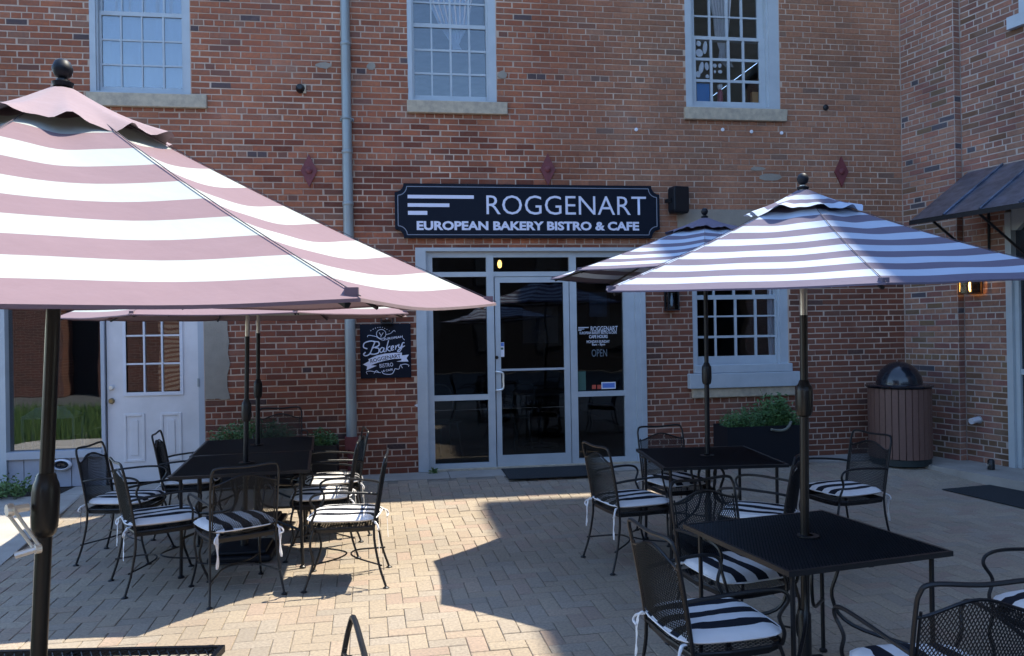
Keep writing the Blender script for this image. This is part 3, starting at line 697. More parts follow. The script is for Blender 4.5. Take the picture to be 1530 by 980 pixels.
# ---------------------------------------------------------------- right wing (meets the front at an obtuse angle)
WA = math.radians(13.0); wd_ = Vector((math.sin(WA), -math.cos(WA), 0)); wn_ = Vector((-math.cos(WA), -math.sin(WA), 0))   # along, outwards
C0 = Vector((6.28, 0, 0))
TW = Matrix(((wd_.x, -wn_.x, 0, C0.x), (wd_.y, -wn_.y, 0, C0.y), (0, 0, 1, 0), (0, 0, 0, 1)))
def wing_s(px, py, off=0.0):                    # wall-local coordinates of a picture point on the wing wall
    d = ray(px, py); o = C0+wn_*off; t = (o-CAM).dot(wn_)/d.dot(wn_); P = CAM+d*t; return (P-C0).dot(wd_), P.z
sj, _ = wing_s(1432, 500); STEP = .10
print('jog at', sj)
HWG = 7.4
wing = thing('brick_wing', 'brick side wing with black awning door, in shade at the right of the courtyard', 'building', C0)
inv = Matrix.Translation(-C0)
def bw(mb, name, smooth=False, kind=None, par=None):
    mb.v = [tuple(inv @ Vector(v)) for v in mb.v]; return build(mb, name, par or wing, smooth, kind=kind)
sd0, sdz = wing_s(1506, 560, -.1); sd1 = sd0+1.5
_, zdt = wing_s(1515, 413, -.1)
sw0, swz = wing_s(1513, 30, -.1); _, swb = wing_s(1512, 27, -.1); _, swb2 = wing_s(1508, 47, -.1)
T1 = TW; T2 = TW @ Matrix.Translation((0, STEP, 0))
_, zarch = wing_s(1515, 330, -.1)
dopen = (sd0, sd1, .1, zarch+.25); wopen = (sw0+.07, sw0+1.1, swb, swb+1.8)
m = MB(); wall_sheet(m, T1, 0, sj, .1, HWG, [], 'mortar_wing', .3); wall_sheet(m, T2, sj+.004, 9.0, .1, HWG, [dopen, wopen], 'mortar_wing', .3); bw(m, 'wall')
def visw(P):
    x, y = proj(P)
    if not (1335 < x < 1535 and -5 < y < 985): return False
    if y > 225+ (1530-x)*.55 and y < 330: return False
    return True
def wing_bricks():
    # both segments go through one call each; positions are stored relative to the wing
    before = set(bpy.data.objects)
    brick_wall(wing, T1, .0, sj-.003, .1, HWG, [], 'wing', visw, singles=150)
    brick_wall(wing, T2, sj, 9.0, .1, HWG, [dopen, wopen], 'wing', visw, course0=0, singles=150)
    for o in bpy.data.objects:
        if o not in before and o.parent is wing:
            if o.name.startswith('brickwork'): o.data.transform(inv)
            else: o.location = o.location-C0
wing_bricks()
m = MB()                                          # the little return of the step faces the camera
Zc = .1; k = 0
while Zc < HWG:
    vs, fs = brick_verts(.004, STEP-.004, Zc+JT/2, Zc+BH-JT/2, .004)
    Rm = Matrix.Translation(C0+wd_*sj) @ Matrix(((-wn_.x, -wd_.x, 0, 0), (-wn_.y, -wd_.y, 0, 0), (0, 0, 1, 0), (0, 0, 0, 1)))
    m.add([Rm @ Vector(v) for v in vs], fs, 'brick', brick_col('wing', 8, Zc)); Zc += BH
bw(m, 'return_bricks', kind='stuff')
# tall block set back: it casts the long shadow over the right half of the courtyard
HT = 14.0; tx = SUNV.x/SUNV.z; ty = SUNV.y/SUNV.z
TX0 = .78+tx*HT; TY1 = -1.36+ty*HT
m = MB(); m.box(TX0+2.25, TX0+9, TY1-22, TY1, 3.0, HT-.25, 'brick_far' if 'brick_far' in M else 'stucco'); 
tower = build(m, 'upper_block', None); m = MB(); m.box(TX0, TX0+9.2, TY1-22, TY1, HT-.24, HT, 'asphalt'); eave = build(m, 'eave', None); eave.parent = wing; eave.location = -C0; tower.parent = wing; tower.location = -C0
m = MB(); 
for (a, b, z) in ((0, 9.0, HWG),):
    n_ = MB(); n_.box(a-.3, b, -.0, 3.0, z+.002, z+.12, 'asphalt'); m.add([TW @ Vector(v) for v in n_.v], n_.f, 'asphalt')
bw(m, 'roof')
m = MB(); n_ = MB(); n_.box(sd0-1, sd1+1, 1.5, 1.6, .1, 3.5, 'interior'); n_.box(sw0-.5, sw0+1.6, 1.5, 1.6, 3.6, HWG, 'interior'); m.add([TW @ Vector(v) for v in n_.v], n_.f, 'interior'); bw(m, 'inner_wall')
def wb(s0, s1, y0, y1, z0, z1, mt, name, par=None, m=None):
    n_ = MB(); n_.box(s0, s1, y0, y1, z0, z1, mt); q = MB(); q.add([T2 @ Vector(v) for v in n_.v], n_.f, mt); return bw(q, name, par=par)
fr = wb(sd0, sd0+.07, -.012, .2, .1, zarch+.1, 'trim_wing', 'door_frame')
wb(sd0+.071, sd0+.12, .03, .2, .1, zdt, 'trim_wing', 'stile', fr); wb(sd0+.071, sd1, .02, .2, zdt, zdt+.09, 'trim_wing', 'rail', fr)
wb(sd0+.121, sd1, .05, .08, .11, .22, 'trim_wing', 'rail', fr); _, zr = wing_s(1528, 556, -.1); wb(sd0+.121, sd1, .04, .08, zr-.03, zr+.03, 'trim_wing', 'rail', fr)
wb(sd0+.121, sd1, .065, .069, .22, zr-.03, 'glass_door', 'pane', fr); wb(sd0+.121, sd1, .065, .069, zr+.03, zdt, 'glass_door', 'pane', fr)
wb(sd0+.071, sd1, .065, .069, zdt+.09, zarch+.25, 'glass_door', 'pane', fr)
# chamfered head of the arched light
n_ = MB(); n_.prism([(sd0+.07, zarch-.1), (sd0+.13, zarch-.1), (sd0+.4, zarch+.14), (sd1, zarch+.18), (sd1, zarch+.25), (sd0+.07, zarch+.25)], .0, .1, 'trim_wing'); q = MB(); q.add([T2 @ Vector(v) for v in n_.v], n_.f, 'trim_wing'); bw(q, 'arch_head', par=fr)
uw = wb(sw0+.07, sw0+.16, .0, .2, swb, swb+1.8, 'trim', 'window'); wb(sw0+.161, sw0+1.1, .09, .094, swb+.05, swb+1.8, 'glass_up2', 'pane', uw); wb(sw0+.161, sw0+1.1, .03, .2, swb, swb+.05, 'trim', 'sash', uw)
wb(sw0+.3, sw0+.33, .05, .12, swb+.05, swb+1.8, 'trim', 'muntin', uw)
wb(sw0-.02, sw0+1.2, -.07, .1, swb2, swb-.002, 'trim', 'sill', uw)
# concrete apron along the wing
m = MB(); n_ = MB(); n_.box(.02, 9.0, -.55, .1, -.08, .1025, 'slab'); m.add([TW @ Vector(v) for v in n_.v], n_.f, 'slab'); build(m, 'concrete_apron', kind='structure')

# awning over the wing door
def solve_awn():
    best = None
    s0, ztop = wing_s(1447, 257, -.10)
    for i in range(200):
        p = .2+i*.01; P = C0+wd_*s0+wn_*(p-.1)
        x, y = proj((P.x, P.y, 2.0))
        if best is None or abs(x-1362) < best[0]: best = (abs(x-1362), p)
    p = best[1]; P = C0+wd_*s0+wn_*(p-.1); zl = min([(abs(proj((P.x, P.y, z/100))[1]-330), z/100) for z in range(200, 400)])[1]
    return s0, ztop, p, zl
s0, zt_, pr_, zl_ = solve_awn(); print('awning', s0, zt_, pr_, zl_)
aw = thing('awning', 'black sheet metal awning over the wing door, speckled and sloping', 'awning', T2 @ Vector((s0, 0, zl_)))
ia = aw.matrix_world.copy(); ia = Matrix.Translation(-aw.location)
def ab(n_, name, mt, smooth=False):
    q = MB(); q.mats = n_.mats; q.v = [tuple(ia @ (T2 @ Vector(v))) for v in n_.v]; q.f = n_.f; q.m = n_.m; q.c = n_.c; return build(q, name, aw, smooth)
nseg = 9; s1_ = s0+2.6; pitch = .42
zt_ = zt_
for i in range(6):
    a, b = s0+i*pitch, s0+(i+1)*pitch-.004; n_ = MB()
    vs = [(a, -.004, zt_), (b, -.004, zt_), (b, -pr_, zl_), (a, -pr_, zl_), (a, -.004, zt_-.02), (b, -.004, zt_-.02), (b, -pr_, zl_-.02), (a, -pr_, zl_-.02)]
    n_.add(vs, [(0, 1, 2, 3), (4, 7, 6, 5), (0, 4, 5, 1), (1, 5, 6, 2), (2, 6, 7, 3), (3, 7, 4, 0)], 'awning'); ab(n_, 'roof_sheet', 'awning')
    n_ = MB(); n_.tube([(b+.002, -.004, zt_+.012), (b+.002, -pr_-.002, zl_+.012)], .012, 'awning', 5); ab(n_, 'seam', 'awning')
n_ = MB(); n_.box(s0, s0+6*pitch, -pr_-.02, -pr_-.004, zl_-.05, zl_+.0, 'metal'); ab(n_, 'front_edge', 'metal')
n_ = MB(); n_.tube([(s0+.25, -.01, zl_-.55), (s0+.25, -pr_+.05, zl_-.04)], .014, 'metal', 6); n_.tube([(s0+.25, -.015, zl_-.6), (s0+.25, -.015, zt_-.05)], .014, 'metal', 6); ab(n_, 'bracket', 'metal')
n_ = MB(); n_.tube([(s0+.8, -.01, zl_-.55), (s0+.8, -pr_+.05, zl_-.04)], .014, 'metal', 6); n_.box(s0+.76, s0+.9, -.06, -.005, zl_-.7, zl_+.1, 'metal'); ab(n_, 'bracket', 'metal')

# ---------------------------------------------------------------- the far side of the courtyard (seen only in the glass)
opp = thing('opposite_building', 'dark brick building across the courtyard, seen only as a reflection in the glass', 'building', (0, -21, 0))
def ob(x0, x1, h, y, mt, nm):
    m = MB(); m.box(x0, x1, y+21-4, y+21, -.05, h, mt); build(m, nm, opp)
M['brick_far'] = mat('far_brick', (.15, .06, .045), .9, noise=(3, .5), coords='World')
M['dark_far'] = mat('far_dark', (.03, .03, .035), .6)
def far_brick(name, c1, c2, mo):
    m = mat(name, c1, .9); nt = m.node_tree; b = nt.nodes['Principled BSDF']; t = nt.nodes.new('ShaderNodeTexBrick'); ge = nt.nodes.new('ShaderNodeNewGeometry'); mp = nt.nodes.new('ShaderNodeMapping')
    mp.inputs['Rotation'].default_value = (PI/2, 0, 0); nt.links.new(ge.outputs['Position'], mp.inputs[0]); nt.links.new(mp.outputs[0], t.inputs[0])
    t.inputs['Scale'].default_value = 1; t.inputs['Brick Width'].default_value = .23; t.inputs['Row Height'].default_value = .075; t.inputs['Mortar Size'].default_value = .006
    t.inputs['Color1'].default_value = (*c1, 1); t.inputs['Color2'].default_value = (*c2, 1); t.inputs['Mortar'].default_value = (*mo, 1); nt.links.new(t.outputs[0], b.inputs['Base Color']); M[name] = m
far_brick('lit_far_brick', (.15, .05, .03), (.10, .035, .022), (.24, .17, .14)); M['dim_far'] = mat('dark_far_wall', (.018, .014, .016), .9, noise=(3, .5), coords='World')
ob(-24, -9.6, 7.5, -15.5, 'lit_far_brick', 'wall'); ob(-8.6, -6.9, 7.5, -15.5, 'lit_far_brick', 'wall'); ob(-9.6, -8.6, 7.4, -16.2, 'dim_far', 'wall'); ob(-6.9, 14, 6.3, -24, 'dim_far', 'wall'); ob(14.2, 24, 9, -22, 'dim_far', 'wall')
hb = thing('grass_bed', 'patch of rough grass left of the paving, mirrored in the shop window', 'plant', (-6.6, -7.4, -.02)); hb['kind'] = 'stuff'
mm = MB(); rg9 = random.Random(77)
for i in range(9000):
    x_, y_, h_ = rg9.uniform(-2.3, 2.3), rg9.uniform(-3.4, 2.6), rg9.uniform(.04, .30); a_ = rg9.uniform(0, 6.28); dx_, dy_ = math.cos(a_)*.012, math.sin(a_)*.012
    mm.add([(x_-dx_, y_-dy_, -.04), (x_+dx_, y_+dy_, -.04), (x_+dy_*8*h_, y_-dx_*8*h_, h_)], [(0, 1, 2)], 'grass')
build(mm, 'blades', hb, kind='stuff')
for i in range(6):
    for k in range(2):
        m = MB(); x = -1.8+i*2.6; m.box(x, x+1.1, -3.0, -2.96, .9+k*2.8, 2.5+k*2.8, 'dark_far'); build(m, 'window', opp)
# ---------------------------------------------------------------- things on the front wall
# bakery sign board with notched corners
sx0, sx1, sz0, sz1 = X(590, 320), X(982.5, 320), Z(780, 356.5), Z(780, 277.5)
sg = thing('shop_sign', 'long navy sign board with white bakery lettering over the entrance', 'sign', ((sx0+sx1)/2, 0, sz0))
def notched(x0, x1, z0, z1, c):
    P = []
    for (cx_, cz_, a0) in ((x0, z0, PI/2), (x1, z0, PI), (x1, z1, 1.5*PI), (x0, z1, 0)):
        a_s = a0; seq = [a_s-PI/2*k/5*1 for k in range(6)]
        pts = [(cx_+c*math.cos(a), cz_+c*math.sin(a)) for a in seq]; P += pts
    return P
ox = (sx0+sx1)/2
def loc_prism(x0, x1, z0, z1, c, y0, y1, mt):
    m = MB(); m.prism([(a-ox, b-sz0) for a, b in notched(x0, x1, z0, z1, c)], y0, y1, mt); return m
build(loc_prism(sx0, sx1, sz0, sz1, .10, -.075, -.02, 'sign'), 'board', sg)
# keyline
Q = notched(sx0+.035, sx1-.035, sz0+.035, sz1-.035, .10); m = MB()
for a, b in zip(Q, Q[1:]+Q[:1]): 
    if (Vector(a)-Vector(b)).length > 1e-4: m.tube([(a[0]-ox, -.0755, a[1]-sz0), (b[0]-ox, -.0755, b[1]-sz0)], .0055, 'sign_line', 4)
build(m, 'keyline', sg)
def sgx(px, py): p = Wp(px, py, -.076); return p.x-ox, p.z-sz0
m = MB()
for (a, b, t, u) in ((609, 708, 291, 297), (609, 671.5, 303.5, 309.3), (609.5, 638.5, 315, 321)):
    p = sgx(a, t); q = sgx(b, u); m.box(p[0], q[0], -.079, -.0755, q[1], p[1], 'sign_white')
build(m, 'logo_bars', sg)
def sg_text(s, pa, pb, t, u, bold, nm='lettering'):
    p, q = sgx(pa, t), sgx(pb, u); o = text_obj(nm, s, sg, p[0], q[0], q[1], p[1], -.0775, 'sign_white', bold); return o
sg_text('ROGGENART', 726.5, 965.5, 291.5, 321.5, -.004); sg_text('EUROPEAN BAKERY BISTRO & CAFE', 622.5, 955, 330, 344.5, .04)
# small bakery board
bx0, bx1, bz0, bz1 = X(538.5, 525), X(614, 525), Z(577, 564.5), Z(577, 484)
bs = thing('bakery_board', 'square dark chalkboard style bakery sign with scroll lettering left of the entrance', 'sign', ((bx0+bx1)/2, 0, bz0))
obx = (bx0+bx1)/2
m = MB(); m.box(bx0-obx, bx1-obx, -.03, -.006, 0, bz1-bz0, 'sign'); build(m, 'panel', bs)
def bq(u, v):                                    # u, v: the 980 px enlargement of the board (520..640, 460..580)
    p = Wp(520+u/8.167, 460+v/8.167, -.031); return (p.x-obx, -.0325, p.z-bz0)
def stroke(parts, r, name, mt='sign_white'):
    m = MB()
    for P in parts: m.tube(curve_pts([bq(*p) for p in P], 5), r, mt, 5)
    return build(m, name, bs, True)
stroke([[(235, 500), (190, 480), (200, 430), (270, 405), (330, 410)], [(330, 410), (300, 480), (265, 560), (215, 585), (190, 565), (215, 540)], [(310, 412), (370, 415), (378, 455), (330, 480), (290, 490)], [(330, 485), (375, 495), (372, 545), (320, 565), (270, 560)]], .0072, 'script_letter')
stroke([[(440, 490), (410, 485), (388, 520), (405, 545), (430, 520), (442, 488), (436, 530), (455, 535)]], .006, 'script_letter')
stroke([[(495, 395), (475, 470), (462, 535)], [(515, 465), (478, 498), (505, 525), (520, 520)]], .006, 'script_letter')
stroke([[(525, 500), (555, 480), (548, 462), (528, 478), (530, 515), (560, 510)]], .006, 'script_letter')
stroke([[(575, 462), (585, 470), (577, 508)], [(585, 480), (605, 455), (615, 462)]], .006, 'script_letter')
stroke([[(622, 440), (618, 480), (640, 480), (662, 435)], [(690, 425), (665, 430), (655, 490), (630, 530), (605, 530), (625, 505), (695, 460)]], .006, 'script_letter')
def bpoly(P, y0, mt): 
    m = MB(); q = [(bq(*p)[0], bq(*p)[2]) for p in P]; m.prism(q, y0, -.0305, mt); return m
m = bpoly([(182, 690), (255, 650), (285, 700), (350, 705), (225, 760), (235, 715)][::-1], -.0325, 'sign_white'); build(m, 'ribbon_tail', bs)
m = bpoly([(590, 655), (650, 640), (655, 580), (742, 570), (715, 612), (738, 655)][::-1], -.0325, 'sign_white'); build(m, 'ribbon_tail', bs)
m = bpoly([(248, 625), (350, 580), (450, 558), (560, 548), (658, 545), (655, 618), (560, 622), (460, 640), (370, 665), (275, 700)][::-1], -.0345, 'sign_white'); build(m, 'ribbon', bs)
def btext(s, P0, P1, h, bold, mt, y=-.036, arc=0):
    a = Vector(bq(*P0)); b = Vector(bq(*P1)); L_ = (b-a).length; hh = h/8.167/130
    o = text_obj('lettering', s, bs, 0, L_, 0, hh, 0, mt, bold)
    an = math.atan2(b.z-a.z, b.x-a.x)
    for v in o.data.vertices:
        t = v.co.x/L_; v.co.z += arc*4*t*(1-t)
    o.data.transform(Matrix.Translation((a.x, y, a.z)) @ Matrix.Rotation(-an, 4, 'Y')); return o
btext('ROGGENART', (277, 675), (645, 605), 46, .01, 'sign', arc=.006); btext('EUROPEAN', (440, 395), (668, 362), 26, .02, 'sign_white', -.0325)
btext('BISTRO', (388, 732), (552, 712), 46, -.0, 'sign_white', -.0325); btext('& CAFE', (428, 782), (548, 762), 24, .02, 'sign_white', -.0325)
stroke([[(235, 355), (250, 335), (300, 340), (345, 350)], [(345, 350), (400, 385), (440, 395)], [(465, 325), (520, 310), (560, 275), (578, 292)], [(235, 810), (225, 780), (270, 770), (330, 780), (400, 790)], [(318, 800), (345, 765), (380, 790)], [(570, 740), (620, 745), (640, 700), (700, 685), (742, 700), (735, 715)], [(640, 690), (665, 735)], [(668, 370), (690, 392)]], .0035, 'flourish')
stroke([[(405+58*math.cos(a), 318+55*math.sin(a)) for a in [2*PI*k/12 for k in range(13)]], [(380, 300), (405, 335), (430, 300)], [(405, 335), (400, 360)]], .0035, 'emblem')
stroke([[(275+k*28, 290-50*math.sin(PI*(k+.5)/9)), (283+k*28, 283-50*math.sin(PI*(k+.7)/9))] for k in range(9)], .004, 'emblem_rays')
stroke([[(410, 770), (440, 805), (535, 805), (575, 740)]], .004, 'flourish')
# speaker
p = Wp(1013, 300, -.1); t = thing('wall_speaker', 'black loudspeaker mounted on the brick right of the long sign', 'speaker', (p.x, -.12, p.z), math.radians(14))
m = MB(); m.prism([(-.105, -.12), (-.085, -.155), (.085, -.155), (.105, -.125), (.105, .155), (.09, .16), (-.09, .16), (-.105, .13)], -.07, .07, 'plastic'); o = build(m, 'cabinet', t); bv = o.modifiers.new('b', 'BEVEL'); bv.width = .014; bv.segments = 3
m = MB(); m.box(-.088, .088, -.0755, -.0705, -.135, .14, 'metal'); build(m, 'grille', t)
m = MB(); m.box(-.025, .025, .07, .14, -.04, .04, 'metal'); m.box(-.125, -.105, -.02, .1, -.02, .02, 'metal'); build(m, 'bracket', t)
# wall lanterns
def lantern(name, label, P, out, w_, h_, lit=False, group=None):
    t = thing(name, label, 'lamp', P, out, group); a = w_/2; y0, y1 = -.03-w_, -.03
    fm = 'copper' if lit else 'metal'
    m = MB()
    for x in (-a, a):
        for y in (y0, y1): m.box(x-.007, x+.007, y-.007, y+.007, -h_/2, h_/2, fm)
    m.box(-a-.01, a+.01, y0-.01, y1+.01, h_/2, h_/2+.015, fm); m.box(-a-.01, a+.01, y0-.01, y1+.01, -h_/2-.012, -h_/2, fm)
    m.add([(-a-.01, y0-.01, h_/2+.015), (a+.01, y0-.01, h_/2+.015), (a+.01, y1+.01, h_/2+.015), (-a-.01, y1+.01, h_/2+.015), (0, (y0+y1)/2, h_/2+.07)], [(0, 1, 4), (1, 2, 4), (2, 3, 4), (3, 0, 4)], fm)
    build(m, 'frame', t)
    for q in ((-a+.004, -a+.006, y0+.008, y1-.008), (a-.006, a-.004, y0+.008, y1-.008), (-a+.008, a-.008, y0+.001, y0+.003)):
        m = MB(); m.box(q[0], q[1], q[2], q[3], -h_/2+.001, h_/2-.001, 'glass_lamp'); build(m, 'pane', t)
    m = MB(); m.lathe([(0, -.07), (.014, -.06), (.02, 0), (.012, .05), (.01, .09)], 'bulb' if lit else 'paper', (0, (y0+y1)/2, 0), 10); build(m, 'bulb', t, True)
    m = MB(); m.box(-.05, .05, -.03, 0, -.04, h_/2+.12, fm); build(m, 'back_plate', t)
    return t
p = Wp(1003.5, 449, -.09); lantern('wall_lantern', 'black box lantern on the brick between entrance and lower right window', (p.x, -.002, p.z), 0, .125, .21)
p = Wp(578, 468, -.09); lantern('wall_lantern', 'black box lantern half hidden by the canopy above the small bakery board', (p.x, -.002, p.z), 0, .125, .21)
s_l, z_l = wing_s(1462, 420, -.1); P = T2 @ Vector((s_l, -.02, z_l-.05)); lantern('wall_lantern', 'lit copper lantern glowing orange on the wing wall beside its door', P, -(PI/2-WA), .16, .17, True)
# downpipe
pxs = X(522, 400); t = thing('downpipe', 'blue-grey metal downpipe running down the brick left of the entrance', 'downpipe', (pxs, -.06, .6))
zb = Z(523, 651); segs = [zb, Z(524, 470), Z(524, 306), Z(522, 229), Z(521, 69), HF]
for i, (a, b) in enumerate(zip(segs[:-1], segs[1:])):
    r_ = .058-.0018*i; m = MB(); m.lathe([(r_, a-.6+.0), (r_, b-.6+.02)], 'zinc', seg=18); build(m, 'pipe', t, True)
    if i: m = MB(); m.lathe([(r_+.004, a-.62), (r_+.008, a-.615), (r_+.008, a-.585), (r_+.004, a-.58)], 'zinc', seg=18); build(m, 'joint_ring', t, True)
m = MB(); m.box(-.072, .072, -.06, .058, zb-.6-.14, zb-.6-.0, 'maroon'); m.lathe([(.05, .1-.6), (.05, zb-.74)], 'maroon', seg=14); build(m, 'boot', t)
for z in (Z(524, 420), Z(522, 180)): m = MB(); m.box(-.075, .075, .03, .06, z-.6-.015, z-.6+.015, 'zinc'); m.tube([(-.066, .03, z-.6), (-.066, -.03, z-.6), (0, -.066, z-.6), (.066, -.03, z-.6), (.066, .03, z-.6)], .006, 'zinc', 5); build(m, 'strap', t)
# iron wall anchors
for (px, py, lb) in ((462, 255.5, 'leftmost of the maroon diamond wall anchors, left of the downpipe'), (818, 253.5, 'maroon diamond wall anchor directly above the long sign'), (1256, 257, 'maroon diamond wall anchor above the right umbrella')):
    p = Wp(px, py); t = thing('wall_anchor', lb, 'wall anchor', (p.x, 0, p.z), 0, 'diamond iron wall anchors')
    q = [(0, -.185), (.03, -.12), (.09, 0), (.03, .12), (0, .185), (-.03, .12), (-.09, 0), (-.03, -.12)]
    m = MB(); m.prism(q, -.028, -.006, 'maroon'); build(m, 'plate', t)
    m = MB(); m.lathe([(.038, 0), (.036, .012), (.02, .022), (0, .024)], 'maroon', (0, -.028, 0), 14, (0, -1, 0)); build(m, 'nut', t, True)
p = Wp(449, 133, 0); t = thing('pipe_stub', 'dark capped pipe stub sticking out of the brick above the left umbrella', 'pipe', (p.x, 0, p.z))
m = MB(); m.lathe([(.05, 0), (.05, .03), (.035, .05), (.03, .1), (0, .1)], 'metal', seg=12, axis=(0, -1, 0)); build(m, 'body', t, True)
m = MB(); m.box(.03, .062, -.03, -.005, -.05, .05, 'stone'); build(m, 'flange', t)
p = Wp(1233, 161, 0); t = thing('wall_socket', 'small dark fitting in a brick hole right of the upper right window', 'fitting', (p.x, 0, p.z)); m = MB(); m.lathe([(.035, 0), (.035, .02), (.02, .03), (0, .03)], 'metal', seg=10, axis=(0, -1, 0)); build(m, 'body', t, True)
# old fixings: bright screws and holes
for (px, py, lb_) in ((1079, 194, 'white filler plug below the left part of the upper right window sill'), (1122, 197, 'white filler plug directly below the middle right of the upper right window sill'), (1167, 199, 'rightmost white filler plug, below the right end of the upper right window sill'), (950, 194, 'leftmost white filler plug, left of the upper right window and above the speaker')):
    p = Wp(px, py); m = MB(); m.lathe([(.02, -.0), (.022, .012), (0, .018)], 'paper', (0, -.006, 0), 8, (0, -1, 0)); o = build(m, 'wall_plug', None, loc=(p.x, 0, p.z)); o['group'] = 'white plugs under the upper right window'; o['label'] = lb_; o['category'] = 'wall plug'
# spigot pipe on the wing
s_, z_ = wing_s(1463, 627, -.1); P = T2 @ Vector((s_, -.0, z_)); t = thing('wall_pipe', 'short pale pipe outlet low on the wing wall', 'pipe', P, -(PI/2-WA))
m = MB(); m.tube([(0, 0, 0), (0, -.05, 0), (0, -.13, -.012)], .034, 'white', 10); build(m, 'outlet', t, True); m = MB(); m.lathe([(.045, 0), (.045, .01), (.035, .015)], 'zinc', seg=12, axis=(0, -1, 0)); build(m, 'flange', t, True)
p = G(1481, 701, .11); m = MB(); m.lathe([(.035, 0), (.035, .09), (.02, .11), (0, .11)], 'metal', seg=10); m.tube([(0, 0, .06), (-.07, -.03, .05)], .012, 'steel', 6); tag(build(m, 'door_stop', None, True, loc=p), 'small black bollard cap on the concrete at the foot of the wing wall', 'door stop')

# ---------------------------------------------------------------- wire mesh lattice
def lattice(fn, nu, nv, mt, wd=.0026, dp=.002, inside=None, mb=None, two=True):
    """expanded metal: diamonds over the unit square, fn(u, v) -> point; every strand has width and depth"""
    m = mb or MB(); e = 1e-3
    def strand(a, b):
        um, vm = (a[0]+b[0])/2, (a[1]+b[1])/2
        if inside and not inside(um, vm): return
        P, Q = fn(*a), fn(*b); n_ = (fn(um+e, vm)-fn(um-e, vm)).cross(fn(um, vm+e)-fn(um, vm-e)); n_.normalize()
        t = (Q-P); s = t.cross(n_); s.normalize(); s = s*wd/2; d = n_*dp/2
        m.add([P-s+d, Q-s+d, Q+s-d, P+s-d], [(0, 1, 2, 3)], mt); m.add([P-s-d, Q-s-d, Q+s+d, P+s+d], [(3, 2, 1, 0)], mt)
    for i in range(nu):
        for k in range(nv):
            u0, v0 = i/nu, k/nv; h, g_ = .5/nu, .5/nv
            L_, R_, B_, T_ = (u0, v0+g_), (u0+2*h, v0+g_), (u0+h, v0), (u0+h, v0+2*g_)
            strand(L_, B_); strand(B_, R_); strand(R_, T_); strand(T_, L_)
    return m
# ---------------------------------------------------------------- wrought iron mesh armchair, faces +y
def make_chair():
    t = thing('patio_chair', 'x', 'chair', (0, 0, 0))
    mt = 'metal'; R_ = .0085
    for s in (-1, 1):
        m = MB(); m.tube(curve_pts([(s*.232, .19, .41), (s*.245, .215, .30), (s*.235, .20, .18), (s*.262, .255, .012)], 5), R_, mt)
        m.lathe([(.022, 0), (.022, .006), (.008, .014)], mt, (s*.262, .257, 0), 8); build(m, 'leg', t, True)
        m = MB(); m.tube(curve_pts([(s*.232, -.20, .41), (s*.238, -.205, .3), (s*.248, -.235, .14), (s*.262, -.275, .012)], 5), R_, mt)
        m.lathe([(.022, 0), (.022, .006), (.008, .014)], mt, (s*.262, -.277, 0), 8); build(m, 'leg', t, True)
        m = MB(); m.tube(curve_pts([(s*.232, -.235, .62), (s*.258, -.15, .635), (s*.285, .06, .65), (s*.288, .17, .64), (s*.284, .205, .60), (s*.262, .175, .53), (s*.258, .20, .46), (s*.238, .20, .405)], 6), R_, mt); build(m, 'arm', t, True)
    # back frame: posts with rounded shoulders and a second rail that dips, mesh between
    m = MB(); m.tube(curve_pts([(-.232, -.20, .40), (-.236, -.222, .56), (-.238, -.258, .76), (-.232, -.275, .835), (-.19, -.283, .865), (0, -.287, .858), (.19, -.283, .865), (.232, -.275, .835), (.238, -.258, .76), (.236, -.222, .56), (.232, -.20, .40)], 6), R_, mt)
    def yb(z): return -.20-.19*(z-.40)**1.2*1.05
    def ztop(x): return .772+.018*math.cos(x/.22*PI)+.014*math.cos(x/.2*PI*.5)
    def zbot(x): return .462-.03*math.cos(x/.22*PI/2)
    m.tube([(x, yb(ztop(x)), ztop(x)) for x in [-.235+.47*k/14 for k in range(15)]], .0065, mt, 6)
    m.tube([(x, yb(zbot(x)), zbot(x)) for x in [-.228+.456*k/12 for k in range(13)]], .0065, mt, 6)
    for s in (-1, 1): m.tube([(s*.218, yb(z), z) for z in (.47, .56, .66, .77)], .0055, mt, 6)
    build(m, 'back_frame', t, True)
    def fb(u, v):
        x = -.218+.436*u; a, b = zbot(x), ztop(x); z = a+(b-a)*v; return Vector((x, yb(z)-.02*math.sin(u*PI), z))
    build(lattice(fb, 30, 15, 'mesh_metal', .0036, .002), 'back_mesh', t)
    m = MB(); q = [(-.225, -.2), (-.25, -.05), (-.25, .14), (-.215, .215), (-.1, .235), (.1, .235), (.215, .215), (.25, .14), (.25, -.05), (.225, -.2), (0, -.21), (-.225, -.2)]
    m.tube([(x, y, .408) for x, y in q], R_, mt); m.add([(x, y, .413) for x, y in q[:-1]]+[(x*.97, y*.97, .378) for x, y in q[:-1]], [(i, (i+1) % 11, (i+1) % 11+11, i+11) for i in range(11)], mt); build(m, 'seat_frame', t)
    build(lattice(lambda u, v: Vector((-.235+.47*u, -.2+.42*v, .413)), 22, 12, 'mesh_metal', .004, .002), 'seat_mesh', t)
    m = MB(); m.tube(curve_pts([(-.24, .205, .17), (-.12, .06, .175), (0, .0, .18), (.12, .06, .175), (.24, .205, .17)], 5), .006, mt, 6); m.tube(curve_pts([(-.25, -.25, .15), (-.12, -.08, .175), (0, -.03, .18), (.12, -.08, .175), (.25, -.25, .15)], 5), .006, mt, 6); build(m, 'stretcher', t, True)
    return t
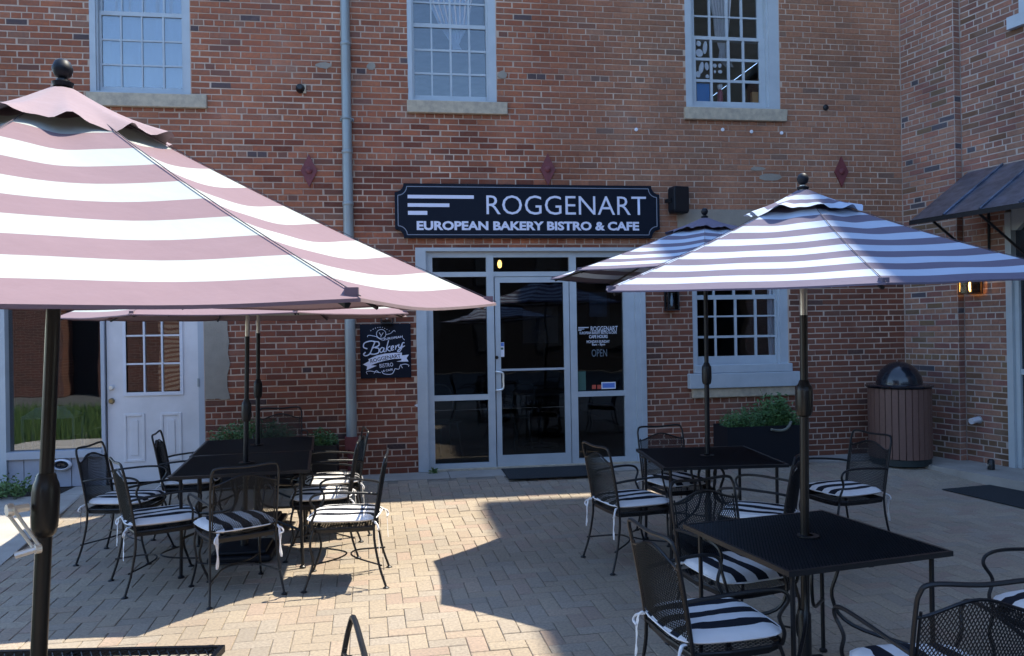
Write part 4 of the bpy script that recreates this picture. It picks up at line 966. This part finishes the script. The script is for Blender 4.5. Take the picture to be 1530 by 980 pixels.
def pillow(nx=28, ny=16):
    m = MB(); Wd, Dp, H = .248, .232, .046; vs = []; idx = {}
    def outline(u, v):           # superellipse warp, rounder at the front
        x, y = u, v; n_ = 5.0
        k = (abs(x)**n_+abs(y)**n_)**(1/n_); k2 = max(abs(x), abs(y)); f = (k2/k) if k > 0 else 1
        return x*f, y*f
    for sgn in (1, -1):
        base = len(vs)
        for j in range(ny+1):
            for i in range(nx+1):
                u, v = -1+2*i/nx, -1+2*j/ny; x, y = outline(u, v); e = max(abs(u), abs(v))
                z = (max(0, 1-e**7))**.6*(H*.62 if sgn > 0 else H*.5)+.006*math.sin(u*3.1+v*2)*sgn*(1-e)
                vs.append((x*Wd*(1-.06*(y < 0)*abs(y)), y*Dp, .456+z*sgn))
        fs = []
        for j in range(ny):
            for i in range(nx):
                a = base+j*(nx+1)+i; f = (a, a+1, a+nx+2, a+nx+1) if sgn > 0 else (a, a+nx+1, a+nx+2, a+1)
                fs.append((f, i))
        for f, i in fs:
            st_ = i//4; m.f.append(f); m.m.append(m.mi('cush_w' if st_ % 2 == 0 else 'cush_b')); m.c.append(None)
    m.v = vs; return m
def make_cushion():
    me = pillow().mesh('cushion', True); o = link('seat_cushion', me)
    tag(o, 'x', 'cushion')
    n = 40; P = []
    for k in range(n+1):
        a = 2*PI*k/n; c, s = math.cos(a), math.sin(a); q = max(abs(c), abs(s)); u, v = c/q, s/q; kk = (abs(u)**5+abs(v)**5)**.2; f = 1/kk; y = v*f
        P.append((u*f*.249*(1-.06*(y < 0)*abs(y)), y*.233, .456))
    m = MB(); m.tube(P, .0042, 'tie', 5, caps=False); build(m, 'piping', o, True)
    for s in (-1, 1):
        m = MB(); P = curve_pts([(s*.2, -.2, .445), (s*.215, -.232, .44), (s*.225, -.245, .39), (s*.222, -.25, .30), (s*.23, -.252, .235)], 4); n_ = len(P)
        vs = []
        for i, p in enumerate(P): w_ = .009+.003*math.sin(i); vs += [p+Vector((w_, .002*math.sin(i*2), 0)), p+Vector((-w_, -.002, 0)), p+Vector((0, -.004, 0))]
        fs = [(i*3, i*3+1, i*3+4, i*3+3) for i in range(n_-1)]+[(i*3+1, i*3+2, i*3+5, i*3+4) for i in range(n_-1)]+[(i*3+2, i*3, i*3+3, i*3+5) for i in range(n_-1)]
        m.add(vs, fs, 'tie'); m.tube(curve_pts([(s*.2, -.215, .44), (s*.235, -.245, .425), (s*.245, -.255, .40), (s*.22, -.25, .385)], 4), .006, 'tie', 5); build(m, 'tie', o, True)
    return o
chair0 = make_chair(); index_kids(chair0); cush0 = make_cushion(); index_kids(cush0)
first = {'c': True, 'k': True}
def seat(x, y, ang, clabel, klabel, sc=1.0, cushion=True, kx=0.0, ky=0.0):
    """ang: heading of the front, degrees clockwise from +Y (away from the camera)"""
    a = -math.radians(ang); z = gz(y)
    c = chair0 if first['c'] else copy_tree(chair0); first['c'] = False
    c.location = (x, y, z); c.rotation_euler = (0, 0, a); c.scale = (sc*.89, sc, sc); c['label'] = clabel; c['group'] = 'black wrought iron mesh armchairs'
    if cushion:
        k = cush0 if first['k'] else copy_tree(cush0); first['k'] = False
        co, si = math.cos(a), math.sin(a)
        k.location = (x+(kx*co-ky*si), y+(kx*si+ky*co), z+(sc-1)*.42); k.rotation_euler = (0, 0, a+rnd.uniform(-.10, .10)); k['label'] = klabel; k['group'] = 'striped seat cushions'
        k.scale = (sc*.92*rnd.uniform(.97, 1.03), sc*rnd.uniform(.97, 1.02), 1)
def seat_px(px, py, ang, cl, kl, h=.46, sc=1.0, **kw):
    p = G(px, py, h*sc+.0)
    for _ in range(3): p = G(px, py, h*sc+gz(p.y))
    seat(p.x, p.y, ang, cl, kl, sc, **kw)
def ang_of(a, b, z=0):      # heading of the direction from picture point a to picture point b on height z
    p, q = G(*a, z), G(*b, z); d = q-p; return math.degrees(math.atan2(d.x, d.y))
# left group round the joined tables
seat(-2.07, -2.52, 97, 'chair at the left corner of the near left table, turned towards the table end', 'striped cushion on the chair at the left corner of the near left table')
seat_px(240, 769, 62, 'chair with its back to the big left pole, seat tucked under the near left table', 'striped cushion with two hanging ties near the left end of the near left table')
seat(-1.07, -3.53, 335, 'chair with its back to the camera at the near end of the left tables', 'boldly striped cushion on the chair at the near end of the left tables')
seat_px(517, 766, 272, 'nearest of the three chairs along the right side of the left tables', 'half sunlit striped cushion, nearest of the three right of the left tables')
seat_px(482, 736, 270, 'middle one of the three chairs along the right side of the left tables', 'striped cushion, middle of the three right of the left tables')
seat_px(498, 714, 262, 'farthest of the three chairs along the right side of the left tables', 'striped cushion, farthest of the three right of the left tables')
seat_px(287, 714, 84, 'chair in front of the white door, pushed to the far left table', 'striped cushion in front of the white door, mostly hidden by the table edge')
seat(-1.15, -.82, 172, 'chair at the far end of the left tables with its back to the brick', 'cushion at the far end of the left tables')
# right groups
seat_px(942, 744, 78, 'chair on the left of the far right table, nearest the entrance mat', 'striped cushion with white ties, left of the far right table')
seat_px(1012, 716, 170, 'chair behind the far right table with its back to the entrance', 'cushion behind the far right table, seen under the table edge')
seat_px(1132, 763, -52, 'chair with curved mesh back between the two right tables', 'striped cushion seen through the mesh back between the two right tables')
seat_px(1258, 729, 262, 'chair in front of the slatted bin, facing the far right table', 'curved-stripe cushion on the chair in front of the slatted bin')
seat_px(1062, 924, 82, 'chair on the left of the near right table, rusty brown mesh back', 'wide striped cushion on the chair left of the near right table')
seat_px(1100, 846, 165, 'chair tucked under the far left corner of the near right table', 'white and black cushion under the far left corner of the near right table')
_x, _y = cam_xy(1.475, 2.82); seat(_x, _y, 4, 'big mesh backed chair at the bottom right corner, its back to the camera', 'striped cushion at the bottom right, half seen through the mesh back')
_x, _y = cam_xy(2.40, 3.42); seat(_x, _y, 262, 'chair cut by the right edge of the picture, only its arm and seat showing', 'striped cushion at the right edge of the picture')
_x, _y = cam_xy(-.70, 2.07); seat(_x, _y, 262, 'chair at the bottom middle, only the tip of its back showing', 'cushion', cushion=False)

# ---------------------------------------------------------------- mesh tables
def make_table(sx=.84, sy=.84, cell=.0165, wd=.0062, dpt=.005):
    t = thing('mesh_table', 'x', 'table'); hx, hy = sx/2, sy/2; H = .72
    m = MB(); c = .016
    for (a, b, e, d) in ((-hx, hx, -hy, -hy+c), (-hx, hx, hy-c, hy), (-hx, -hx+c, -hy+c, hy-c), (hx-c, hx, -hy+c, hy-c)): m.box(a, b, e, d, H-.022, H, 'metal')
    o = build(m, 'rim', t)
    def ins(u, v): return math.hypot((u-.5)*sx, (v-.5)*sy) > .035
    build(lattice(lambda u, v: Vector((-hx+c+(sx-2*c)*u, -hy+c+(sy-2*c)*v, H-.004)), int(sx/cell), int(sy/cell/1.6), 'mesh_metal', wd, dpt, ins), 'tabletop', t)
    m = MB(); m.box(-hx+c, hx-c, -.012, .012, H-.03, H-.010, 'metal'); m.box(-.012, .012, -hy+c, -.0121, H-.03, H-.010, 'metal'); m.box(-.012, .012, .0121, hy-c, H-.03, H-.010, 'metal'); build(m, 'cross_bar', t)
    m = MB(); m.lathe([(.028, .70), (.05, .722), (.05, .727), (.024, .728)], 'metal', seg=18); build(m, 'collar', t, True)
    for (i, k) in ((-1, -1), (1, -1), (1, 1), (-1, 1)):
        m = MB(); m.tube(curve_pts([(i*(hx-.06), k*(hy-.06), .70), (i*(hx-.06), k*(hy-.06), .35), (i*(hx-.055), k*(hy-.055), .02)], 3), .011, 'metal'); m.lathe([(.02, 0), (.02, .012), (.011, .02)], 'metal', (i*(hx-.055), k*(hy-.055), 0), 8); build(m, 'leg', t, True)
        m = MB(); m.tube(curve_pts([(i*.04, k*.04, .68), (i*.09, k*.09, .60), (i*.07, k*.07, .46), (i*.13, k*.13, .34), (i*(hx-.06), k*(hy-.06), .27)], 5), .009, 'metal', 6); build(m, 'brace', t, True)
    return t
tb0 = make_table(); index_kids(tb0)
def put_table(T_, x, y, deg, lb, sx=1, sy=1):
    T_.location = (x, y, min(gz(y), .0)); T_.rotation_euler = (0, 0, math.radians(deg)); T_.scale = (sx, sy, 1); T_['label'] = lb; T_['group'] = 'square black mesh tables'
put_table(tb0, -1.135, -2.735, 5, 'near one of the two joined black tables at the left', 1.13, 1.14)
put_table(copy_tree(tb0), -1.22, -1.772, 5, 'far one of the two joined black tables at the left', 1.16, 1.14)
put_table(copy_tree(tb0), 1.88, -5.585, 9, 'black mesh table in the right foreground with the umbrella pole through it', .99, .99)
put_table(copy_tree(tb0), 2.33, -3.29, -5, 'black mesh table farther back at the right, near the planter', 1.07, 1.07)
pb = G(335, 966, .72); TBY = pb.y-.42
tbn = make_table(.95, .84, .03, .0032, .0015); put_table(tbn, -1.073, -6.755, -7.6, 'black mesh table cut by the bottom left corner, sunlit paving showing through', 1, 1)

# ---------------------------------------------------------------- striped umbrellas
def umbrella(name, label, C, apex, drop, r, phase, n_st, mw, md, mcap, base, first_white=True, tilt=(0, 0), sag=.05, capr=.27, crank_z=1.2, polem='metal', pr=.019, seedv=0, tip=False, rim_sag=.03, cap_striped=False, handle=False, thick=1.0, nside=8):
    rg = random.Random(seedv); N = nside; bx, by = base; z0 = gz(by)
    t = thing(name, label, 'umbrella', (bx, by, z0), 0, 'striped market umbrellas')
    A = Vector((C[0]-bx, C[1]-by, apex-z0))
    rims = []
    for k in range(N):
        a = phase+2*PI*k/N; rims.append(Vector((A.x+r*math.cos(a), A.y+r*math.sin(a), A.z-drop+tilt[0]*r*math.cos(a)+tilt[1]*r*math.sin(a))))
    c0 = .07
    for k in range(N):
        P, Q = rims[k], rims[(k+1) % N]; m = MB(); nu = 16; rows = 2*n_st; ph = rg.uniform(0, 6)
        def pt(u, v):
            v_ = c0+(1-c0)*v; b = P.lerp(Q, u); p = A.lerp(b, v_)
            s = math.sin(PI*u); wr = .0035*math.sin(u*9+ph)*math.sin(v*5+ph)*s
            p.z -= sag*s*v_*(1.35-v_*1.05)+.02*math.sin(PI*v_)-wr
            inw = Vector((A.x-b.x, A.y-b.y, 0)); p += inw*(rim_sag*s*v_)
            return p
        vs = [pt(i/nu, j/rows) for j in range(rows+1) for i in range(nu+1)]
        # hanging hem
        vs += [pt(i/nu, 1) for i in range(nu+1)]+[pt(i/nu, 1)+Vector((0, 0, -.007)) for i in range(nu+1)]
        for j in list(range(rows))+[rows+1]:
            st_ = min(j, rows-1)//2; white = (st_ % 2 == 0) == first_white
            if j > rows: white = ((n_st-1) % 2 == 0) == first_white
            mi = m.mi(mw if white else md)
            for i in range(nu):
                a = j*(nu+1)+i; m.f.append((a, a+nu+1, a+nu+2, a+1)); m.m.append(mi); m.c.append(None)
        m.v = [tuple(v) for v in vs]
        o = build(m, 'canopy_panel', t, True); o.modifiers.clear()
        m = MB(); m.tube([A.lerp(P, v)+Vector((0, 0, .004-.02*math.sin(PI*v))) for v in (.1, .3, .5, .7, .85, 1.0)], .0014, 'hem', 4); build(m, 'seam', t)
        m = MB(); m.box(-.013, .013, -.013, .013, -.012, .004, md); o = build(m, 'corner_pocket', t, loc=P+(A-P)*.02+Vector((0, 0, .004)))
        rb = MB(); rb.tube([A.lerp(P, v)+Vector((0, 0, -.028-.02*math.sin(PI*v))) for v in (.03, .35, .65, .97)], .008, 'metal', 5); rb = build(rb, 'rib', t)
        hub = A+(Vector((0, 0, -1)))*(drop-.10); m = MB(); m.tube([hub+(P-A).normalized()*.03, A.lerp(P, .45)+Vector((0, 0, -.045))], .006, 'metal', 5); build(m, 'strut', t)
    # vent cap with rippling edge
    m = MB(); nc = 128; rings = 8; vs = []; cr_ = capr
    for j in range(rings+1):
        v = j/rings
        for i in range(nc):
            a = 2*PI*i/nc; seg = ((a-phase) % (2*PI/N))/(2*PI/N); bulge = math.cos((seg-.5)*PI/N*2)
            rr = r*(c0*.4+(cr_-c0*.4)*v)*(math.cos(PI/N)/math.cos((seg-.5)*2*PI/N))*1.03
            frac = rr/r; x = A.x+rr*math.cos(a); y = A.y+rr*math.sin(a)
            z = A.z-drop*frac+tilt[0]*rr*math.cos(a)+tilt[1]*rr*math.sin(a)+.013+.006*(1-v)-.008*math.sin(PI*v)
            z += v**2.5*(.009*math.sin(2*a*N*.75+1.3+seedv)+.008*math.sin(a*N*.5+seedv*2)+.004*math.sin(a*N*3.1))-.006*v**3; kk = 1+.05*v*v*math.sin(a*N*1.5+seedv*3); x = A.x+(x-A.x)*kk; y = A.y+(y-A.y)*kk
            vs.append((x, y, z))
    fs = []
    for j in range(rings):
        for i in range(nc): m.f.append((j*nc+i, (j+1)*nc+i, (j+1)*nc+(i+1) % nc, j*nc+(i+1) % nc)); m.m.append(m.mi((mw if (j//2) % 2 == 1 else mcap) if cap_striped else mcap)); m.c.append(None)
    m.v = vs; o = build(m, 'vent_cap', t, True); o.modifiers.clear()
    m = MB(); m.lathe([(.024, .022), (.028, .034), (.014, .04), (.010, .046), (.020, .052), (.0265, .068), (.0265, .076), (.020, .092), (.010, .099), (0, .10)], 'plastic', A-Vector((0, 0, .012)), 18); build(m, 'finial', t, True)
    ax = (A-Vector((0, 0, 0))); L_ = ax.length; u = ax/L_
    m = MB(); zt = crank_z
    m.tube([(0, 0, .02), u*zt], pr, polem, 14); build(m, 'lower_pole', t, True)
    m = MB(); tp_ = .15 if tip else .06
    m.tube([u*zt, u*(L_-drop-tp_)], pr*.88, polem, 14); build(m, 'upper_pole', t, True)
    m = MB(); m.tube([u*(L_-drop-tp_), u*(L_+.03)], pr*.86, 'steel' if tip else polem, 14); build(m, 'pole_tip', t, True)
    m = MB(); k_ = thick; prof = [(pr*1.05, -.085), (pr*1.6*k_, -.078), (pr*1.85*k_, -.06), (pr*1.95*k_, -.03), (pr*1.95*k_, .035), (pr*1.8*k_, .055), (pr*1.3, .068), (pr*1.15, .08), (pr*.95, .085)]
    m.lathe(prof, polem if polem == 'metal' else 'brown_metal', u*zt, 16, u); build(m, 'crank_housing', t, True)
    m = MB(); m.lathe([(pr*1.1, -.05), (pr*1.6, -.045), (pr*1.6, .04), (pr*1.1, .05)], 'plastic', u*(L_-drop+.08), 12, u); build(m, 'runner', t, True)
    if handle:
        c = u*zt; d1 = Vector((-.75, -.65, 0)).normalized(); a = c+d1*.04+Vector((0, 0, .0)); 
        m = MB(); m.tube([a, a+d1*.045], .010, 'chrome', 8); e1 = a+d1*.045; e2 = e1+Vector((.075, -.02, -.10))
        
        for q_ in (Vector((.009, -.004, .006)), Vector((-.009, .004, -.006))): m.tube([e1+q_, e2+q_*.8], .0045, 'chrome', 6)
        m.lathe([(0, -.008), (.016, -.008), (.018, 0), (.016, .008), (0, .008)], 'chrome', e1, 14, d1); m.lathe([(0, -.007), (.013, -.007), (.013, .007), (0, .007)], 'chrome', e2, 12, d1)
        m.tube([e2, e2+Vector((-.05, -.01, -.012))], .0085, 'chrome', 8); build(m, 'crank_handle', t, True)
    # weighted foot
    m = MB(); m.box(-.23, .23, -.23, .23, .012, .06, 'plastic'); m.box(-.19, .19, -.19, .19, .06, .09, 'plastic'); o = build(m, 'base', t); bv = o.modifiers.new('b', 'BEVEL'); bv.width = .015; bv.segments = 2
    m = MB(); m.lathe([(pr*1.5, .085), (pr*1.5, .36), (pr*1.1, .38)], 'metal', seg=14); build(m, 'sleeve', t, True)
    return t
pL = G(57.5, 980, .70)
umbrella('patio_umbrella', 'big umbrella in the left foreground with faded mauve and white stripes', (-.90, -6.664), 2.384, .587, 1.20, -.012, 11, 'white_strip_l', 'dark_strip_l', 'cap_l', (-.993, -6.75), False, (-.013, .026), .05, .235, 1.25, 'brown_metal', .0205, 1, rim_sag=.02, handle=True, thick=.86)
umbrella('patio_umbrella', 'umbrella through the near left table, canopy hidden behind the big one', (-1.10, -2.72), 2.42, .585, 1.30, PI/8, 12, 'white_strip_l', 'dark_strip_l', 'cap_l', (-1.165, -2.72), True, (0, 0), .03, .25, 1.12, 'metal', .019, 2, tip=True)
umbrella('patio_umbrella', 'umbrella through the far left table, its pole just right of the nearer pole', (-1.18, -1.78), 2.42, .56, 1.25, PI/8, 12, 'white_strip_l', 'dark_strip_l', 'cap_l', (-1.23, -1.76), True, (0, 0), .03, .25, 1.22, 'metal', .019, 3, tip=True)
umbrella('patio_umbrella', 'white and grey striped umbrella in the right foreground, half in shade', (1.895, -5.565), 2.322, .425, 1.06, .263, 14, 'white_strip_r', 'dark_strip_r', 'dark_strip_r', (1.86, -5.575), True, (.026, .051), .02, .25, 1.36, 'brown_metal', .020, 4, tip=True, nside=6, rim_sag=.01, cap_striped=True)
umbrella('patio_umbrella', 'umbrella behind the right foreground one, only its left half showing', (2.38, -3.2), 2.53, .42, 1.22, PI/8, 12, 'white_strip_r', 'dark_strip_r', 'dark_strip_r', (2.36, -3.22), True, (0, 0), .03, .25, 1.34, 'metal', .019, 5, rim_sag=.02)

# ---------------------------------------------------------------- slatted bin
pbn = G(1347, 690, .1); tb = thing('litter_bin', 'round brown slatted litter bin with glossy black dome lid in the corner', 'litter bin', (pbn.x, pbn.y+.02, gz(pbn.y)+.003))
RB = .335; ns = 30
m = MB(); m.lathe([(RB-.03, 0), (RB-.03, .88), (0, .88)], 'metal', seg=32); m.lathe([(0, 0.002), (RB-.01, .002), (RB-.01, .075), (RB-.03, .08)], 'darkband', seg=32); build(m, 'drum', tb, True)
for k in range(ns):
    a = 2*PI*k/ns; m = MB(); wdt = PI*RB/ns-.004
    c = Vector((math.cos(a)*(RB-.008), math.sin(a)*(RB-.008), .475)); tt = Vector((-math.sin(a), math.cos(a), 0)); nn = Vector((math.cos(a), math.sin(a), 0))
    m.obox(c, nn*.01, tt*wdt, Vector((0, 0, .395)), 'slat'); build(m, 'slat', tb)
m = MB(); m.lathe([(RB-.02, .872), (RB+.025, .885), (RB+.03, .90), (RB+.005, .912), (RB-.08, .915)], 'dome', seg=36); build(m, 'rim', tb, True)
m = MB(); m.lathe([(RB-.08, .915)]+[((RB-.085)*math.cos(q), .915+.26*math.sin(q)) for q in [PI/2*i/9 for i in range(10)]], 'dome', seg=32); build(m, 'dome_lid', tb, True)

# ---------------------------------------------------------------- planters
def leafy(parent, boxx, boxy, z0, hgt, n, mt, seedv, lsz=.035, stems=True, droop=.3, name='foliage'):
    rg = random.Random(seedv); m = MB()
    for i in range(n):
        bx = rg.uniform(-boxx, boxx); by = rg.uniform(-boxy, boxy); h = hgt*rg.uniform(.3, 1)*(1-.35*abs(bx)/boxx)
        a = rg.uniform(0, 2*PI); ln = rg.uniform(.02, droop)*h
        P = [Vector((bx, by, z0)), Vector((bx+ln*.4*math.cos(a), by+ln*.4*math.sin(a), z0+h*.6)), Vector((bx+ln*math.cos(a), by+ln*math.sin(a), z0+h))]
        if i % 3 == 0: m.tube(P, .002, mt, 3, False)
        for k in range(5):
            t_ = .25+.75*k/4; p = P[0].lerp(P[2], t_); aa = rg.uniform(0, 2*PI); el = rg.uniform(-.3, .9)
            d = Vector((math.cos(aa)*math.cos(el), math.sin(aa)*math.cos(el), math.sin(el))); s = d.orthogonal().normalized(); l_ = lsz*rg.uniform(.6, 1.3)
            m.add([p, p+d*l_*.5+s*l_*.22, p+d*l_, p+d*l_*.5-s*l_*.22], [(0, 1, 2, 3)], mt)
    return build(m, name, parent)
def planter(x, y, sx, sy, h, label, mt, hg, n, seedv, rz=0):
    t = thing('planter', label, 'planter', (x, y, gz(y)), rz)
    m = MB(); q = .012
    for (a, b, c, d) in ((-sx, sx, -sy, -sy+q), (-sx, sx, sy-q, sy), (-sx, -sx+q, -sy+q, sy-q), (sx-q, sx, -sy+q, sy-q)): m.box(a, b, c, d, 0.01, h, 'plastic')
    build(m, 'box', t); m = MB(); m.box(-sx+q, sx-q, -sy+q, sy-q, .05, h-.03, 'soil'); build(m, 'soil', t)
    leafy(t, sx*.93, sy*.85, h-.03, hg, n, mt, seedv); return t
pc = Wp(1133, 600, -.36)
tp = planter(pc.x, -.36, .47, .2, .46, 'long black planter with low green plants under the lower right window', 'leaf', .24, 620, 5)
o = leafy(tp, .15, .15, .44, .40, 240, 'leaf', 8, .06); o.location.x = .2
m = MB(); m.tube(curve_pts([(.25, -.19, .50), (.2, -.24, .46), (.14, -.25, .42), (.05, -.24, .415), (-.02, -.25, .43)], 4), [.016]*17, 'wood', 6)
tag(build(m, 'driftwood', None, True, loc=(pc.x+.05, -.36, gz(-.36))), 'pale curved driftwood stick hanging over the front of the right planter', 'driftwood')
pc2 = Wp(482, 660, -.35); planter(pc2.x, -.35, .16, .17, .42, 'small black planter beside the downpipe with a green tuft', 'leaf', .2, 130, 11)
pc3 = Wp(380, 660, -.35); planter(pc3.x, -.36, .42, .18, .38, 'wide black planter behind the left tables, feathery green plants', 'leaf', .40, 700, 12)

# mats
def mat_quad(P, z, label):
    Q = [G(*p, z) for p in P]; m = MB(); m.add([(q.x, q.y, z+.004) for q in Q]+[(q.x, q.y, z-.006) for q in Q], [(3, 2, 1, 0), (4, 5, 6, 7)]+[(i, (i+1) % 4, (i+1) % 4+4, i+4) for i in range(4)], 'mat'); return tag(build(m, 'door_mat'), label, 'door mat')
m = MB(); a = G(749, 701, .11); b = G(878, 696.5, .11); c = G(770, 716, .11)
m.box(a.x, b.x, c.y, min(a.y, -.02), .1085, .117, 'mat'); tag(build(m, 'door_mat'), 'dark door mat in front of the glass entrance door', 'door mat')
c_ = G(1407, 717.5, .10); d1 = (G(1530, 748, .08)-c_); d1.z = 0; d1.normalize(); d2 = Vector((-d1.y, d1.x, 0)); Q = [c_, c_+d1*1.75, c_+d1*1.75+d2*.72, c_+d2*.72]
m = MB(); zz = [gz(q.y)+.006 for q in Q]; m.add([(q.x, q.y, z_+.006) for q, z_ in zip(Q, zz)]+[(q.x, q.y, z_) for q, z_ in zip(Q, zz)], [(0, 1, 2, 3), (7, 6, 5, 4)]+[((i+1) % 4, i, i+4, (i+1) % 4+4) for i in range(4)], 'mat'); tag(build(m, 'door_mat'), 'large dark mat on the paving in front of the wing door', 'door mat')

# weeds at the far left
def weeds(px, py, rad, hgt, n, seedv, label):
    p = G(px, py, .05); t = thing('weed_clump', label, 'plant', (p.x, p.y, gz(p.y))); leafy(t, rad, rad*.7, 0, hgt, n, 'grass', seedv, .05, droop=.9); 
    m = MB(); m.tube([(0, 0, -.02), (0, 0, .05)], .01, 'soil', 5); build(m, 'root', t)
weeds(2, 752, .22, .24, 130, 21, 'green weeds growing at the left edge of the concrete'); weeds(62, 742, .07, .12, 26, 22, 'small weed tuft at the foot of the grey boards')
weeds(648, 714, .03, .05, 9, 23, 'tiny weed at the left foot of the entrance frame')
print('objects', len(bpy.data.objects), 'tris', sum(len(p.vertices)-2 for me in bpy.data.meshes for p in me.polygons))
